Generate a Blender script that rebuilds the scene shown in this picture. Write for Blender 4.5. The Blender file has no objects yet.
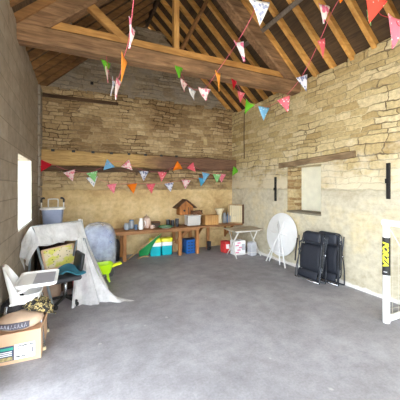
import bpy, bmesh, math, random
from mathutils import Vector, Matrix, noise
random.seed(7)
SC = bpy.context.scene
COL = SC.collection
PI = math.pi

# ------------------------------------------------------------------ camera
YAW = math.radians(24.7)
EYE = 1.75
FPX = 272.0
cam_d = bpy.data.cameras.new('camera')
cam = bpy.data.objects.new('camera', cam_d)
COL.objects.link(cam)
cam.location = (0, 0, EYE)
cam.rotation_euler = (PI/2, 0, -YAW)
cam_d.sensor_width = 36
cam_d.lens = FPX/400*36
cam_d.shift_y = -13/400
SC.camera = cam

FX, FY = math.sin(YAW), math.cos(YAW)


def ray(px):
    u = (px-200)/FPX
    return FX+u*FY, FY-u*FX


def X_at(px, Y):
    a, b = ray(px)
    return a/b*Y


def on_Y(px, py, Y):
    a, b = ray(px)
    t = Y/b
    return Vector((a*t, Y, EYE-(py-187)/FPX*t))


def on_X(px, py, X):
    a, b = ray(px)
    t = X/a
    return Vector((X, b*t, EYE-(py-187)/FPX*t))


# ------------------------------------------------------------------ materials
def lin(c):
    return tuple(((x/255)/12.92 if x/255 <= .04045 else ((x/255+.055)/1.055)**2.4) for x in c)+(1,)


class NT:
    def __init__(s, name):
        s.m = bpy.data.materials.new(name)
        s.m.use_nodes = True
        s.t = s.m.node_tree
        s.b = s.t.nodes['Principled BSDF']
        s.out = s.t.nodes['Material Output']

    def n(s, kind, **kw):
        nd = s.t.nodes.new(kind)
        for k, v in kw.items():
            if k.startswith('i_'):
                nd.inputs[k[2:].replace('_', ' ')].default_value = v
            else:
                setattr(nd, k, v)
        return nd

    def l(s, a, b):
        s.t.links.new(a, b)

    def coords(s, scale=(1, 1, 1), kind='Object', rot=(0, 0, 0)):
        tc = s.n('ShaderNodeTexCoord')
        mp = s.n('ShaderNodeMapping')
        mp.inputs['Scale'].default_value = scale
        mp.inputs['Rotation'].default_value = rot
        s.l(tc.outputs[kind], mp.inputs['Vector'])
        return mp.outputs['Vector']

    def noise(s, vec, scale, detail=4, rough=.55, dist=0):
        nd = s.n('ShaderNodeTexNoise')
        nd.inputs['Scale'].default_value = scale
        nd.inputs['Detail'].default_value = detail
        nd.inputs['Roughness'].default_value = rough
        nd.inputs['Distortion'].default_value = dist
        if vec is not None:
            s.l(vec, nd.inputs['Vector'])
        return nd

    def ramp(s, fac, stops):
        nd = s.n('ShaderNodeValToRGB')
        el = nd.color_ramp.elements
        while len(el) < len(stops):
            el.new(.5)
        for e, (p, c) in zip(el, stops):
            e.position = p
            e.color = c if len(c) == 4 else lin(c)
        s.l(fac, nd.inputs['Fac'])
        return nd.outputs['Color']

    def mix(s, fac, a, b, mode='MIX'):
        nd = s.n('ShaderNodeMix', data_type='RGBA', blend_type=mode)
        for sock, v in ((nd.inputs[0], fac), (nd.inputs[6], a), (nd.inputs[7], b)):
            if hasattr(v, 'is_linked') or isinstance(v, bpy.types.NodeSocket):
                s.l(v, sock)
            else:
                sock.default_value = v
        return nd.outputs[2]

    def math(s, op, a, b=0.0, clamp=False):
        nd = s.n('ShaderNodeMath', operation=op, use_clamp=clamp)
        for sock, v in ((nd.inputs[0], a), (nd.inputs[1], b)):
            if isinstance(v, bpy.types.NodeSocket):
                s.l(v, sock)
            else:
                sock.default_value = v
        return nd.outputs[0]

    def sep(s, vec):
        nd = s.n('ShaderNodeSeparateXYZ')
        s.l(vec, nd.inputs[0])
        return nd.outputs

    def comb(s, x, y, z=0.0):
        nd = s.n('ShaderNodeCombineXYZ')
        for sock, v in zip(nd.inputs, (x, y, z)):
            if isinstance(v, bpy.types.NodeSocket):
                s.l(v, sock)
            else:
                sock.default_value = v
        return nd.outputs[0]

    def bump(s, h, strength=.5, dist=.02):
        nd = s.n('ShaderNodeBump')
        nd.inputs['Strength'].default_value = strength
        nd.inputs['Distance'].default_value = dist
        s.l(h, nd.inputs['Height'])
        s.l(nd.outputs[0], s.b.inputs['Normal'])

    def base(s, c):
        if isinstance(c, bpy.types.NodeSocket):
            s.l(c, s.b.inputs['Base Color'])
        else:
            s.b.inputs['Base Color'].default_value = c

    def rough(s, v):
        s.b.inputs['Roughness'].default_value = v


def M(name, rgb, rough=.6, metal=0.0, var=.12, scale=6, bump=0.0, spec=None):
    t = NT(name)
    c = lin(rgb)
    if var:
        v = t.coords()
        nz = t.noise(v, scale)
        lo = tuple(x*(1-var*1.6) for x in c[:3])+(1,)
        hi = tuple(min(1, x*(1+var)) for x in c[:3])+(1,)
        t.base(t.ramp(nz.outputs['Fac'], [(.3, lo), (.7, hi)]))
        if bump:
            t.bump(t.noise(v, scale*6).outputs['Fac'], bump, .01)
    else:
        t.base(c)
    t.rough(rough)
    t.b.inputs['Metallic'].default_value = metal
    if spec is not None:
        t.b.inputs['Specular IOR Level'].default_value = spec
    return t.m


def wood(name, dark, light, axis='X', scale=1.0, rough=.75, bump=.4, stretch=14):
    t = NT(name)
    sc = {'X': (1, stretch, stretch), 'Y': (stretch, 1, stretch), 'Z': (stretch, stretch, 1)}[axis]
    v = t.coords(tuple(x*scale for x in sc))
    n1 = t.noise(v, 2.2, 6, .65, .6)
    v2 = t.coords()
    n2 = t.noise(v2, 1.3, 3)
    c = t.ramp(n1.outputs['Fac'], [(.3, dark), (.68, light)])
    c2 = t.ramp(n2.outputs['Fac'], [(.3, (150, 150, 150)), (.65, (255, 255, 255))])
    t.base(t.mix(.75, c, c2, 'MULTIPLY'))
    t.rough(rough)
    t.bump(n1.outputs['Fac'], bump, .012)
    return t.m


def stone_wall(name, axes, cols, mortar, plaster_z, plaster_cols, wash, skirt=False, bw=.34, bh=.1, wash_col=(224, 211, 182), dirt=None, crack=(70, 60, 50)):
    """coursed rubble above plaster_z, old lime render below"""
    t = NT(name)
    o = t.sep(t.coords())
    a, z = t.math('ADD', o[0], o[1]), o[2]
    flat = t.comb(a, z, 0.0)
    # irregular courses
    wob = t.noise(flat, 1.7, 2)
    wob2 = t.noise(flat, 7.0, 3)
    hs = t.noise(t.comb(0.0, z, 3.3), 3.2, 1)
    z2 = t.math('ADD', z, t.math('MULTIPLY', t.math('SUBTRACT', wob.outputs['Fac'], .5), .13))
    z2 = t.math('ADD', z2, t.math('MULTIPLY', t.math('SUBTRACT', hs.outputs['Fac'], .5), .26))
    z2 = t.math('ADD', z2, t.math('MULTIPLY', t.math('SUBTRACT', wob2.outputs['Fac'], .5), .055))
    a2 = t.math('ADD', a, t.math('MULTIPLY', t.math('SUBTRACT', wob2.outputs['Fac'], .5), .14))
    a2 = t.math('ADD', a2, t.math('MULTIPLY', t.math('SUBTRACT', t.noise(flat, 2.3, 2).outputs['Fac'], .5), .3))
    vec = t.comb(a2, z2, 0.0)
    br = t.n('ShaderNodeTexBrick', offset=.43, squash=1.5, squash_frequency=3)
    t.l(vec, br.inputs['Vector'])
    br.inputs['Scale'].default_value = 1
    br.inputs['Brick Width'].default_value = bw
    br.inputs['Row Height'].default_value = bh
    br.inputs['Mortar Size'].default_value = .0085
    br.inputs['Mortar Smooth'].default_value = .35
    br.inputs['Bias'].default_value = 0
    br.inputs['Color1'].default_value = (0, 0, 0, 1)
    br.inputs['Color2'].default_value = (1, 1, 1, 1)
    br.inputs['Mortar'].default_value = (.5, .5, .5, 1)
    tone = t.ramp(br.outputs['Color'], [(0, cols[0]), (.35, cols[1]), (.7, cols[2]), (1, cols[3])])
    fine = t.noise(flat, 16, 5, .65)
    tone = t.mix(.55, tone, t.ramp(fine.outputs['Fac'], [(.3, (150, 145, 135)), (.7, (255, 252, 246))]), 'MULTIPLY')
    # joints: dark where open, pale where pointed
    jn = t.noise(flat, 1.1, 3)
    joint = t.ramp(jn.outputs['Fac'], [(.42, crack), (.62, mortar)])
    st = t.mix(br.outputs['Fac'], tone, joint)
    # limewash remains in patches
    wn = t.noise(flat, 2.6, 6, .62)
    wz = t.math('MULTIPLY', t.math('SUBTRACT', wash[0], z), wash[1])
    wm = t.math('ADD', t.math('SUBTRACT', wn.outputs['Fac'], wash[2]), wz)
    wm = t.math('MULTIPLY', wm, 5.0, clamp=True)
    wm = t.math('MULTIPLY', wm, .82, clamp=True)
    st = t.mix(wm, st, lin(wash_col))
    if dirt:
        dn = t.noise(flat, .9, 4)
        dm = t.math('MULTIPLY', t.math('SUBTRACT', dn.outputs['Fac'], .44), 4, clamp=True)
        st = t.mix(t.math('MULTIPLY', dm, .6), st, lin(dirt), 'MULTIPLY')
    # render below
    pn = t.noise(flat, 1.4, 6, .62)
    pl = t.ramp(pn.outputs['Fac'], [(.28, plaster_cols[0]), (.5, plaster_cols[1]), (.72, plaster_cols[2])])
    pn2 = t.noise(flat, 9, 5, .7)
    pl = t.mix(.5, pl, t.ramp(pn2.outputs['Fac'], [(.32, (196, 188, 172)), (.6, (255, 255, 255))]), 'MULTIPLY')
    edge = t.noise(flat, 3.0, 5, .6)
    pz = t.math('ADD', z, t.math('MULTIPLY', t.math('SUBTRACT', edge.outputs['Fac'], .5), .22))
    pm = t.math('MULTIPLY', t.math('SUBTRACT', plaster_z, pz), 25, clamp=True)
    c = t.mix(pm, st, pl)
    if skirt:
        sz = t.math('ADD', z, t.math('MULTIPLY', t.math('SUBTRACT', t.noise(flat, 5, 5, .7).outputs['Fac'], .5), .16))
        sm = t.math('MULTIPLY', t.math('SUBTRACT', .085, sz), 40, clamp=True)
        c = t.mix(sm, c, lin((232, 228, 222)))
    t.base(c)
    t.rough(.93)
    t.b.inputs['Specular IOR Level'].default_value = .15
    h = t.math('MULTIPLY', t.math('SUBTRACT', 1.0, br.outputs['Fac']), 1.0)
    h = t.math('ADD', h, t.math('MULTIPLY', fine.outputs['Fac'], .8))
    h = t.math('ADD', t.math('MULTIPLY', h, t.math('SUBTRACT', 1.0, t.math('MULTIPLY', pm, .9))), t.math('MULTIPLY', pn2.outputs['Fac'], .3))
    t.bump(h, .8, .025)
    return t.m


MAT_WALL_R = stone_wall('right_wall_stone', (1, 2), [(192, 166, 116), (212, 190, 142), (224, 204, 156), (236, 220, 180)],
                        (216, 198, 156), 1.72, [(188, 176, 150), (214, 206, 184), (226, 210, 168)], (2.5, .35, .53), True, .31, .115, (228, 217, 190), None, (126, 110, 86))
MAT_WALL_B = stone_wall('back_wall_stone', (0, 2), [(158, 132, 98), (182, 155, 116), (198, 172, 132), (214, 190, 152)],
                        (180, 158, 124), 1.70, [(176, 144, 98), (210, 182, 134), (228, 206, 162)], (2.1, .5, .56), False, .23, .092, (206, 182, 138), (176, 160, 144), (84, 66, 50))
MAT_GABLE = stone_wall('gable_stone', (0, 2), [(158, 140, 116), (172, 156, 132), (188, 172, 148), (198, 184, 162)],
                       (178, 160, 136), -1, [(180, 150, 100)]*3, (4.8, .2, .5), False, .34, .09, (158, 148, 136), None, (96, 84, 72))


def block_wall():
    t = NT('breeze_block')
    o = t.sep(t.coords())
    flat = t.comb(o[1], o[2], 0.0)
    br = t.n('ShaderNodeTexBrick', offset=.5)
    t.l(flat, br.inputs['Vector'])
    br.inputs['Scale'].default_value = 1
    br.inputs['Brick Width'].default_value = .46
    br.inputs['Row Height'].default_value = .228
    br.inputs['Mortar Size'].default_value = .007
    br.inputs['Mortar Smooth'].default_value = .3
    br.inputs['Color1'].default_value = lin((160, 148, 132))
    br.inputs['Color2'].default_value = lin((174, 162, 146))
    br.inputs['Mortar'].default_value = lin((142, 130, 114))
    n = t.noise(flat, 5, 6, .7)
    f = t.noise(flat, 60, 3)
    c = t.mix(.7, br.outputs['Color'], t.ramp(n.outputs['Fac'], [(.3, (190, 182, 172)), (.7, (255, 252, 248))]), 'MULTIPLY')
    t.base(c)
    t.rough(.95)
    h = t.math('ADD', t.math('MULTIPLY', br.outputs['Fac'], -1.0), t.math('MULTIPLY', f.outputs['Fac'], .5))
    t.bump(h, .5, .012)
    return t.m


def concrete():
    t = NT('concrete_floor')
    v = t.coords()
    n1 = t.noise(v, .8, 7, .62, .4)
    n2 = t.noise(v, 5, 6, .7)
    n3 = t.noise(v, 45, 4, .7)
    c = t.ramp(n1.outputs['Fac'], [(.28, (148, 146, 151)), (.5, (166, 164, 169)), (.72, (184, 183, 190))])
    c = t.mix(.6, c, t.ramp(n2.outputs['Fac'], [(.3, (196, 194, 194)), (.62, (255, 255, 255))]), 'MULTIPLY')
    c = t.mix(.35, c, t.ramp(n3.outputs['Fac'], [(.3, (170, 168, 166)), (.65, (255, 255, 255))]), 'MULTIPLY')
    vo = t.n('ShaderNodeTexVoronoi')
    vo.inputs['Scale'].default_value = 2.6
    t.l(t.mix(.12, v, n2.outputs['Color']), vo.inputs['Vector'])
    sp = t.math('MULTIPLY', t.math('SUBTRACT', .055, vo.outputs['Distance']), 30, clamp=True)
    c = t.mix(t.math('MULTIPLY', sp, .5), c, lin((206, 203, 202)))
    t.base(c)
    t.rough(.62)
    t.b.inputs['Specular IOR Level'].default_value = .35
    t.bump(t.math('ADD', n2.outputs['Fac'], t.math('MULTIPLY', n3.outputs['Fac'], .5)), .25, .01)
    return t.m


MAT_BLOCK = block_wall()
MAT_FLOOR = concrete()
MAT_BOARD = wood('roof_boards', (64, 48, 32), (104, 80, 54), 'Y', 1, .9)
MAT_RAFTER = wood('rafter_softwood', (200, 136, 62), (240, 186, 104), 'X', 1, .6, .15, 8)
MAT_SHADED_RAFTER_POLE = wood('shaded_rafter_and_pole', (120, 82, 46), (172, 124, 74), 'X', 1, .75, .2, 8)  # rafter softwood darkened for the left slope's shade; the brown pole shares it
MAT_OAK = wood('old_oak', (110, 80, 54), (176, 136, 98), 'X', 1, .85, .6, 9)
MAT_NEWBEAM = wood('new_softwood_beam', (186, 126, 60), (230, 176, 104), 'X', 1, .6, .15, 8)
MAT_POST = wood('softwood_post', (190, 130, 64), (232, 180, 108), 'Z', 1, .6, .15, 8)
MAT_GREYPOST = wood('weathered_grey_wood', (104, 92, 82), (150, 136, 122), 'Z', 1, .9, .3)
MAT_LINTEL = wood('lintel_wood', (112, 88, 62), (176, 148, 112), 'Y', 1, .9, .8, 10)
MAT_WALLBEAM = NT('wall_beam_wood')
_t = MAT_WALLBEAM
_v = _t.coords((1.2, 12, 12))
_n1 = _t.noise(_v, 2.4, 6, .7, .8)
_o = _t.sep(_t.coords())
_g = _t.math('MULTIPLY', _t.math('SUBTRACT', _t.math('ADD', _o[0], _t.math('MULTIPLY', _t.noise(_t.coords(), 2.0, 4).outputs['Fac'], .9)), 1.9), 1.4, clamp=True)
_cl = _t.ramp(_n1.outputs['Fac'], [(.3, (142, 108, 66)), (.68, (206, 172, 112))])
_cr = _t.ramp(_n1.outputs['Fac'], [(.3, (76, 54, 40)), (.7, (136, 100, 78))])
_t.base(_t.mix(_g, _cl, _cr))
_t.rough(.9)
_t.bump(_n1.outputs['Fac'], .9, .02)
MAT_WALLBEAM = _t.m
MAT_DARK_TIMBER = wood('dark_timber', (64, 46, 32), (112, 84, 60), 'X', 1, .9, .5)
MAT_BENCH = wood('bench_wood', (140, 92, 54), (202, 146, 94), 'X', 1, .7, .3, 10)
MAT_BENCHLEG = wood('bench_leg_wood', (150, 92, 46), (206, 142, 80), 'Z', 1, .7, .3, 10)
MAT_PALEWOOD = wood('pale_wood', (176, 138, 92), (220, 186, 138), 'Z', 1, .7, .2, 10)
MAT_CRATE = wood('crate_wood', (186, 132, 72), (228, 178, 112), 'Z', 1, .7, .2, 8)
MAT_HUT = wood('hut_wood', (150, 84, 36), (212, 140, 68), 'Z', 1, .7, .3, 8)
MAT_HUTROOF = wood('hut_roof', (80, 52, 36), (138, 98, 70), 'Y', 1, .85, .5, 10)
MAT_WTABLE = wood('weathered_table_top', (186, 168, 140), (224, 212, 190), 'X', 1, .7, .3, 8)
MAT_DARKWOOD = wood('dark_cupboard_wood', (52, 36, 26), (88, 62, 44), 'Z', 1, .7, .3, 8)
MAT_IRON = M('black_iron', (34, 32, 32), .6, .4)
MAT_BLACK = M('black_plastic', (24, 25, 28), .5)
MAT_BLACKFAB = M('black_mesh_fabric', (32, 35, 46), .75, var=.2, scale=40)
MAT_PAD = M('black_padded_fabric', (36, 40, 52), .6, var=.15, scale=20)
MAT_TUBE = M('dark_steel_tube', (66, 69, 76), .28, .6)
MAT_CHROME = M('bright_steel', (190, 192, 196), .25, .9)
MAT_ALU = M('grey_painted_tube', (142, 152, 158), .4, .3)
MAT_WHITE = M('white_plastic', (240, 240, 240), .35, var=.03)
MAT_WHITESEAT = M('white_chair_plastic', (246, 246, 246), .3, var=.02)
MAT_OFFWHITE = M('off_white_paint', (228, 226, 220), .6, var=.05)
MAT_GREYTRAY = M('grey_tray', (176, 176, 186), .5, var=.04)
MAT_CARD = M('cardboard', (214, 178, 146), .85, var=.06, scale=5)
MAT_CARD_IN = M('cardboard_inside', (176, 138, 102), .9, var=.06)
MAT_PAPER = M('brown_paper', (216, 186, 160), .8, var=.08, bump=.3)
MAT_BAGBAND = M('grey_print', (92, 88, 98), .7, var=.15, scale=30)
MAT_LABELW = M('white_label', (244, 243, 244), .6, var=.02)
MAT_INK = M('black_ink', (36, 36, 42), .7, var=0)
MAT_LBL_NAVY = M('navy_print', (60, 74, 104), .6, var=.2, scale=20)
MAT_LBL_TEAL = M('teal_print', (62, 168, 146), .6, var=.1)
MAT_LBL_YEL = M('ochre_print', (176, 160, 110), .6, var=.35, scale=40)
MAT_BUCKET = M('blue_grey_plastic', (134, 142, 166), .45, var=.06)
MAT_TEAL = M('teal_plastic', (0, 176, 190), .4, var=.04)
MAT_YEL = M('yellow_plastic', (232, 226, 40), .4, var=.04)
MAT_LIME = M('lime_plastic', (186, 232, 20), .4, var=.04)
MAT_LIMEY = M('lime_yellow_plastic', (232, 240, 40), .4, var=.04)
MAT_BLUE = M('blue_plastic', (16, 92, 170), .45, var=.1)
MAT_DKBLUE = M('navy_plastic', (28, 46, 84), .5, var=.15)
MAT_GREEN = M('green_canvas', (18, 136, 72), .7, var=.12)
MAT_RED = M('red_plastic', (206, 36, 40), .45, var=.08)
MAT_REDBOX = M('red_print', (214, 60, 60), .6, var=.2, scale=18)
MAT_PINKBOX = M('pink_print', (236, 150, 180), .6, var=.1)
MAT_GREYBLK = M('pale_grey_block', (190, 192, 198), .7, var=.1)
MAT_BEIGE = M('beige_leather', (168, 140, 118), .6, var=.15)
MAT_TEALCLOTH = M('teal_cloth', (44, 112, 132), .8, var=.2)
MAT_DARKCLOTH = M('dark_cloth', (52, 48, 50), .9, var=.3, scale=12)
MAT_GREYCLOTH = M('charcoal_cloth', (66, 66, 70), .85, var=.2, scale=12)
MAT_PINK = M('pink_toy', (224, 64, 110), .5, var=.3, scale=10)
MAT_CREAM = M('cream_glaze', (226, 212, 176), .5, var=.06)
MAT_JARBLUE = M('blue_grey_glass', (112, 134, 164), .25, var=.1)
MAT_JARGREY = M('grey_glaze', (150, 152, 156), .4, var=.15)
MAT_TIN = M('dark_tin', (52, 52, 58), .4, .5)
MAT_PINKCREAM = M('pale_pink_ceramic', (222, 196, 184), .5, var=.1, scale=20)
MAT_TWIG = wood('twig_brown', (84, 54, 34), (140, 96, 62), 'X', 3, .9, .5)
MAT_YSTRIPE = M('yellow_letter', (226, 222, 40), .5, var=0)
MAT_CORD = M('pink_cord', (222, 96, 116), .7, var=.1)
MAT_REDCORD = M('red_cord', (190, 50, 60), .7, var=.1)


def checker_board():
    t = NT('game_board_print')
    v = t.coords(kind='Generated')
    vo = t.n('ShaderNodeTexVoronoi')
    vo.inputs['Scale'].default_value = 9
    t.l(v, vo.inputs['Vector'])
    n = t.noise(v, 2.4, 2)
    c = t.ramp(n.outputs['Fac'], [(.46, (222, 206, 172)), (.54, (212, 208, 96))])
    m = t.math('MULTIPLY', t.math('SUBTRACT', .22, vo.outputs['Distance']), 20, clamp=True)
    t.base(t.mix(m, c, lin((52, 62, 44))))
    t.rough(.7)
    return t.m


def camo():
    t = NT('camouflage_cloth')
    v = t.coords()
    n = t.noise(v, 18, 2, .5, 1.2)
    t.base(t.ramp(n.outputs['Fac'], [(.40, (34, 32, 30)), (.46, (84, 74, 56)), (.5, (222, 200, 134)), (.54, (112, 100, 72)), (.6, (36, 35, 34))]))
    t.rough(.9)
    return t.m


MAT_GAME = checker_board()
MAT_CAMO = camo()


def sheet_mat(name, trans, tint=(250, 249, 250)):
    t = NT(name)
    nt = t.t
    tr = t.n('ShaderNodeBsdfTransparent')
    tl = t.n('ShaderNodeBsdfTranslucent')
    tl.inputs['Color'].default_value = lin(tint)
    mx1 = t.n('ShaderNodeMixShader')
    mx1.inputs[0].default_value = .3
    mx2 = t.n('ShaderNodeMixShader')
    v = t.coords()
    n = t.noise(v, 5, 5, .65)
    mr = t.n('ShaderNodeMapRange')
    mr.inputs['From Min'].default_value = .35
    mr.inputs['From Max'].default_value = .7
    mr.inputs['To Min'].default_value = trans[0]
    mr.inputs['To Max'].default_value = trans[1]
    t.l(n.outputs['Fac'], mr.inputs['Value'])
    t.base(lin(tint))
    t.rough(.22)
    t.b.inputs['Specular IOR Level'].default_value = .7
    t.bump(t.noise(t.coords((1, 1, .35)), 9, 4, .6, 1.0).outputs['Fac'], .9, .05)
    t.l(t.b.outputs[0], mx1.inputs[1])
    t.l(tl.outputs[0], mx1.inputs[2])
    t.l(mr.outputs[0], mx2.inputs[0])
    t.l(mx1.outputs[0], mx2.inputs[1])
    t.l(tr.outputs[0], mx2.inputs[2])
    t.l(mx2.outputs[0], t.out.inputs['Surface'])
    return t.m


MAT_SHEET = sheet_mat('milky_plastic_sheet', (.04, .34))
MAT_WRAP = sheet_mat('clear_plastic_wrap', (.35, .8), (226, 230, 240))


def glass_mat(name, tint, fac=.5):
    t = NT(name)
    tr = t.n('ShaderNodeBsdfTransparent')
    tr.inputs['Color'].default_value = lin(tint)
    mx = t.n('ShaderNodeMixShader')
    mx.inputs[0].default_value = fac
    t.base(lin(tint))
    t.rough(.12)
    t.l(t.b.outputs[0], mx.inputs[1])
    t.l(tr.outputs[0], mx.inputs[2])
    t.l(mx.outputs[0], t.out.inputs['Surface'])
    return t.m


MAT_JAR = glass_mat('clear_jar_glass', (196, 204, 214), .5)
MAT_TUB = glass_mat('clear_tub_plastic', (226, 224, 220), .3)


def pane_mat():
    t = NT('frosted_pane')
    tl = t.n('ShaderNodeBsdfTranslucent')
    tl.inputs['Color'].default_value = (.95, .97, .95, 1)
    tr = t.n('ShaderNodeBsdfTransparent')
    mx = t.n('ShaderNodeMixShader')
    mx.inputs[0].default_value = .6
    t.l(tl.outputs[0], mx.inputs[1])
    t.l(tr.outputs[0], mx.inputs[2])
    t.l(mx.outputs[0], t.out.inputs['Surface'])
    return t.m


MAT_PANE = pane_mat()
MAT_REVEAL = M('white_painted_reveal', (236, 236, 230), .8, var=.08, bump=.4)


def flag_mat(name, bg, fg=None, scale=5, size=.3):
    t = NT(name)
    c = lin(bg)
    if fg:
        v = t.coords(kind='Object')
        vo = t.n('ShaderNodeTexVoronoi')
        vo.inputs['Scale'].default_value = scale
        t.l(v, vo.inputs['Vector'])
        m = t.math('MULTIPLY', t.math('SUBTRACT', size, vo.outputs['Distance']), 18, clamp=True)
        c = t.mix(m, c, lin(fg))
    t.base(c)
    t.rough(.85)
    t.b.inputs['Specular IOR Level'].default_value = .1
    tl = t.n('ShaderNodeBsdfTranslucent')
    if isinstance(c, bpy.types.NodeSocket):
        t.l(c, tl.inputs['Color'])
    else:
        tl.inputs['Color'].default_value = c
    mx = t.n('ShaderNodeMixShader')
    mx.inputs[0].default_value = .35
    t.l(t.b.outputs[0], mx.inputs[1])
    t.l(tl.outputs[0], mx.inputs[2])
    t.l(mx.outputs[0], t.out.inputs['Surface'])
    return t.m


FL = {
    'green': flag_mat('flag_green', (120, 200, 60)),
    'mint': flag_mat('flag_mint', (150, 214, 140), (240, 246, 236), 22, .3),
    'orange': flag_mat('flag_orange', (246, 140, 40)),
    'amber': flag_mat('flag_amber', (244, 172, 78)),
    'red': flag_mat('flag_red', (214, 44, 60)),
    'coral': flag_mat('flag_coral', (250, 100, 84), (255, 240, 230), 14, .16),
    'pink': flag_mat('flag_pink', (242, 142, 162), (252, 226, 232), 26, .28),
    'rose': flag_mat('flag_rose', (240, 120, 134), (255, 236, 234), 20, .24),
    'pinkwhite': flag_mat('flag_pink_white', (248, 226, 226), (238, 146, 164), 20, .46),
    'floral': flag_mat('flag_floral', (246, 240, 240), (234, 130, 164), 16, .46),
    'white': flag_mat('flag_white', (244, 244, 246), (172, 180, 210), 22, .42),
    'navywhite': flag_mat('flag_navy_white', (232, 232, 244), (136, 142, 178), 20, .44),
    'blue': flag_mat('flag_blue', (130, 190, 226), (214, 232, 244), 24, .26),
    'sky': flag_mat('flag_sky', (96, 186, 224)),
}
FLAG_WORDS = {
    'green': 'plain green flag', 'mint': 'mint green dotted flag', 'orange': 'plain orange flag', 'amber': 'amber orange flag',
    'red': 'plain red flag', 'coral': 'coral flag with white dots', 'pink': 'pink flag with pale dots', 'rose': 'rose red patterned flag',
    'pinkwhite': 'white flag with pink pattern', 'floral': 'white flag with bright pink flowers', 'white': 'white flag with pale blue pattern',
    'navywhite': 'white flag with navy pattern', 'blue': 'pale blue dotted flag', 'sky': 'plain sky blue flag'}

# ------------------------------------------------------------------ mesh helpers


class MB:
    def __init__(s):
        s.bm = bmesh.new()

    def box(s, c, d, rot=None, bevel=0.0):
        m = Matrix.Translation(Vector(c))
        if rot is not None:
            m = m @ (rot if isinstance(rot, Matrix) else Matrix.Rotation(rot, 4, 'Z'))
        r = bmesh.ops.create_cube(s.bm, size=1, matrix=m @ Matrix.Diagonal((d[0], d[1], d[2], 1)))
        if bevel:
            es = {e for v in r['verts'] for e in v.link_edges}
            bmesh.ops.bevel(s.bm, geom=list(es), offset=bevel, segments=2, affect='EDGES', profile=.5)
        return s

    def mm(s, a, b, bevel=0.0):
        return s.box([(x+y)/2 for x, y in zip(a, b)], [abs(y-x) for x, y in zip(a, b)], None, bevel)

    def beam(s, p, q, w, h, bevel=0.0, up=(0, 0, 1), jitter=0.0, seg=1):
        """bar of rectangular section from p to q"""
        p, q = Vector(p), Vector(q)
        d = (q-p)
        L = d.length
        x = d.normalized()
        y = Vector(up).cross(x)
        if y.length < 1e-4:
            y = Vector((0, 1, 0))
        y.normalize()
        z = x.cross(y)
        rings = []
        for i in range(seg+1):
            c = p+d*i/seg
            jw = 1+random.uniform(-jitter, jitter)
            jh = 1+random.uniform(-jitter, jitter)
            off = y*random.uniform(-jitter, jitter)*w*.3+z*random.uniform(-jitter, jitter)*h*.3
            ring = []
            b = bevel
            for sx, sz in ((-1, -1), (1, -1), (1, 1), (-1, 1)):
                if b:
                    pts = [(sx*(w*jw/2-(b if k == 0 else 0)), sz*(h*jh/2-(0 if k == 0 else b))) for k in (0, 1)]
                    if sx*sz > 0:
                        pts = pts[::-1]
                    for a_, b_ in pts:
                        ring.append(s.bm.verts.new(c+off+y*a_+z*b_))
                else:
                    ring.append(s.bm.verts.new(c+off+y*sx*w*jw/2+z*sz*h*jh/2))
            rings.append(ring)
        s.loft(rings)
        return s

    def loft(s, rings, caps=True, closed=False):
        n = len(rings[0])
        for a, b in zip(rings, rings[1:]):
            for i in range(n):
                j = (i+1) % n
                s.bm.faces.new((a[i], a[j], b[j], b[i]))
        if caps and not closed:
            s.bm.faces.new(rings[0][::-1])
            s.bm.faces.new(rings[-1])
        if closed:
            a, b = rings[-1], rings[0]
            for i in range(n):
                j = (i+1) % n
                s.bm.faces.new((a[i], a[j], b[j], b[i]))

    def tube(s, pts, r, n=8, closed=False, radii=None):
        pts = [Vector(p) for p in pts]
        rings = []
        N = len(pts)
        prev = None
        for i, p in enumerate(pts):
            if closed:
                d = pts[(i+1) % N]-pts[i-1]
            else:
                d = pts[min(i+1, N-1)]-pts[max(i-1, 0)]
            d.normalize()
            if prev is None:
                a = d.orthogonal().normalized()
            else:
                a = prev-d*prev.dot(d)
                if a.length < 1e-5:
                    a = d.orthogonal()
                a.normalize()
            prev = a
            b = d.cross(a)
            rr = radii[i] if radii else r
            rings.append([s.bm.verts.new(p+(a*math.cos(t)+b*math.sin(t))*rr) for t in [2*PI*k/n for k in range(n)]])
        s.loft(rings, True, closed)
        return s

    def lathe(s, prof, c=(0, 0, 0), n=24, caps=True):
        c = Vector(c)
        rings = [[s.bm.verts.new(c+Vector((r*math.cos(2*PI*k/n), r*math.sin(2*PI*k/n), z))) for k in range(n)] for r, z in prof]
        s.loft(rings, caps)
        return s

    def grid(s, f, nu, nv):
        vs = [[s.bm.verts.new(f(i/nu, j/nv)) for j in range(nv+1)] for i in range(nu+1)]
        for i in range(nu):
            for j in range(nv):
                s.bm.faces.new((vs[i][j], vs[i+1][j], vs[i+1][j+1], vs[i][j+1]))
        return s

    def prism(s, poly, d):
        """polygon (list of 3d points) extruded along vector d"""
        d = Vector(d)
        a = [s.bm.verts.new(Vector(p)) for p in poly]
        b = [s.bm.verts.new(Vector(p)+d) for p in poly]
        n = len(a)
        s.bm.faces.new(a[::-1])
        s.bm.faces.new(b)
        for i in range(n):
            j = (i+1) % n
            s.bm.faces.new((a[i], a[j], b[j], b[i]))
        return s

    def build(s, name, mat, parent=None, smooth=False, label=None, solid=0.0, sub=0, stuff=False):
        bmesh.ops.recalc_face_normals(s.bm, faces=s.bm.faces)
        me = bpy.data.meshes.new(name)
        s.bm.to_mesh(me)
        s.bm.free()
        if smooth:
            me.polygons.foreach_set('use_smooth', [True]*len(me.polygons))
            if smooth == 'auto':
                me.set_sharp_from_angle(angle=math.radians(40))
        me.materials.append(mat)
        o = bpy.data.objects.new(name, me)
        COL.objects.link(o)
        if parent:
            o.parent = parent
        if label:
            o['label'] = label
        if solid:
            md = o.modifiers.new('thickness', 'SOLIDIFY')
            md.thickness = solid
            md.offset = 0
        if sub:
            md = o.modifiers.new('smooth', 'SUBSURF')
            md.levels = md.render_levels = sub
        return o


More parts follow.
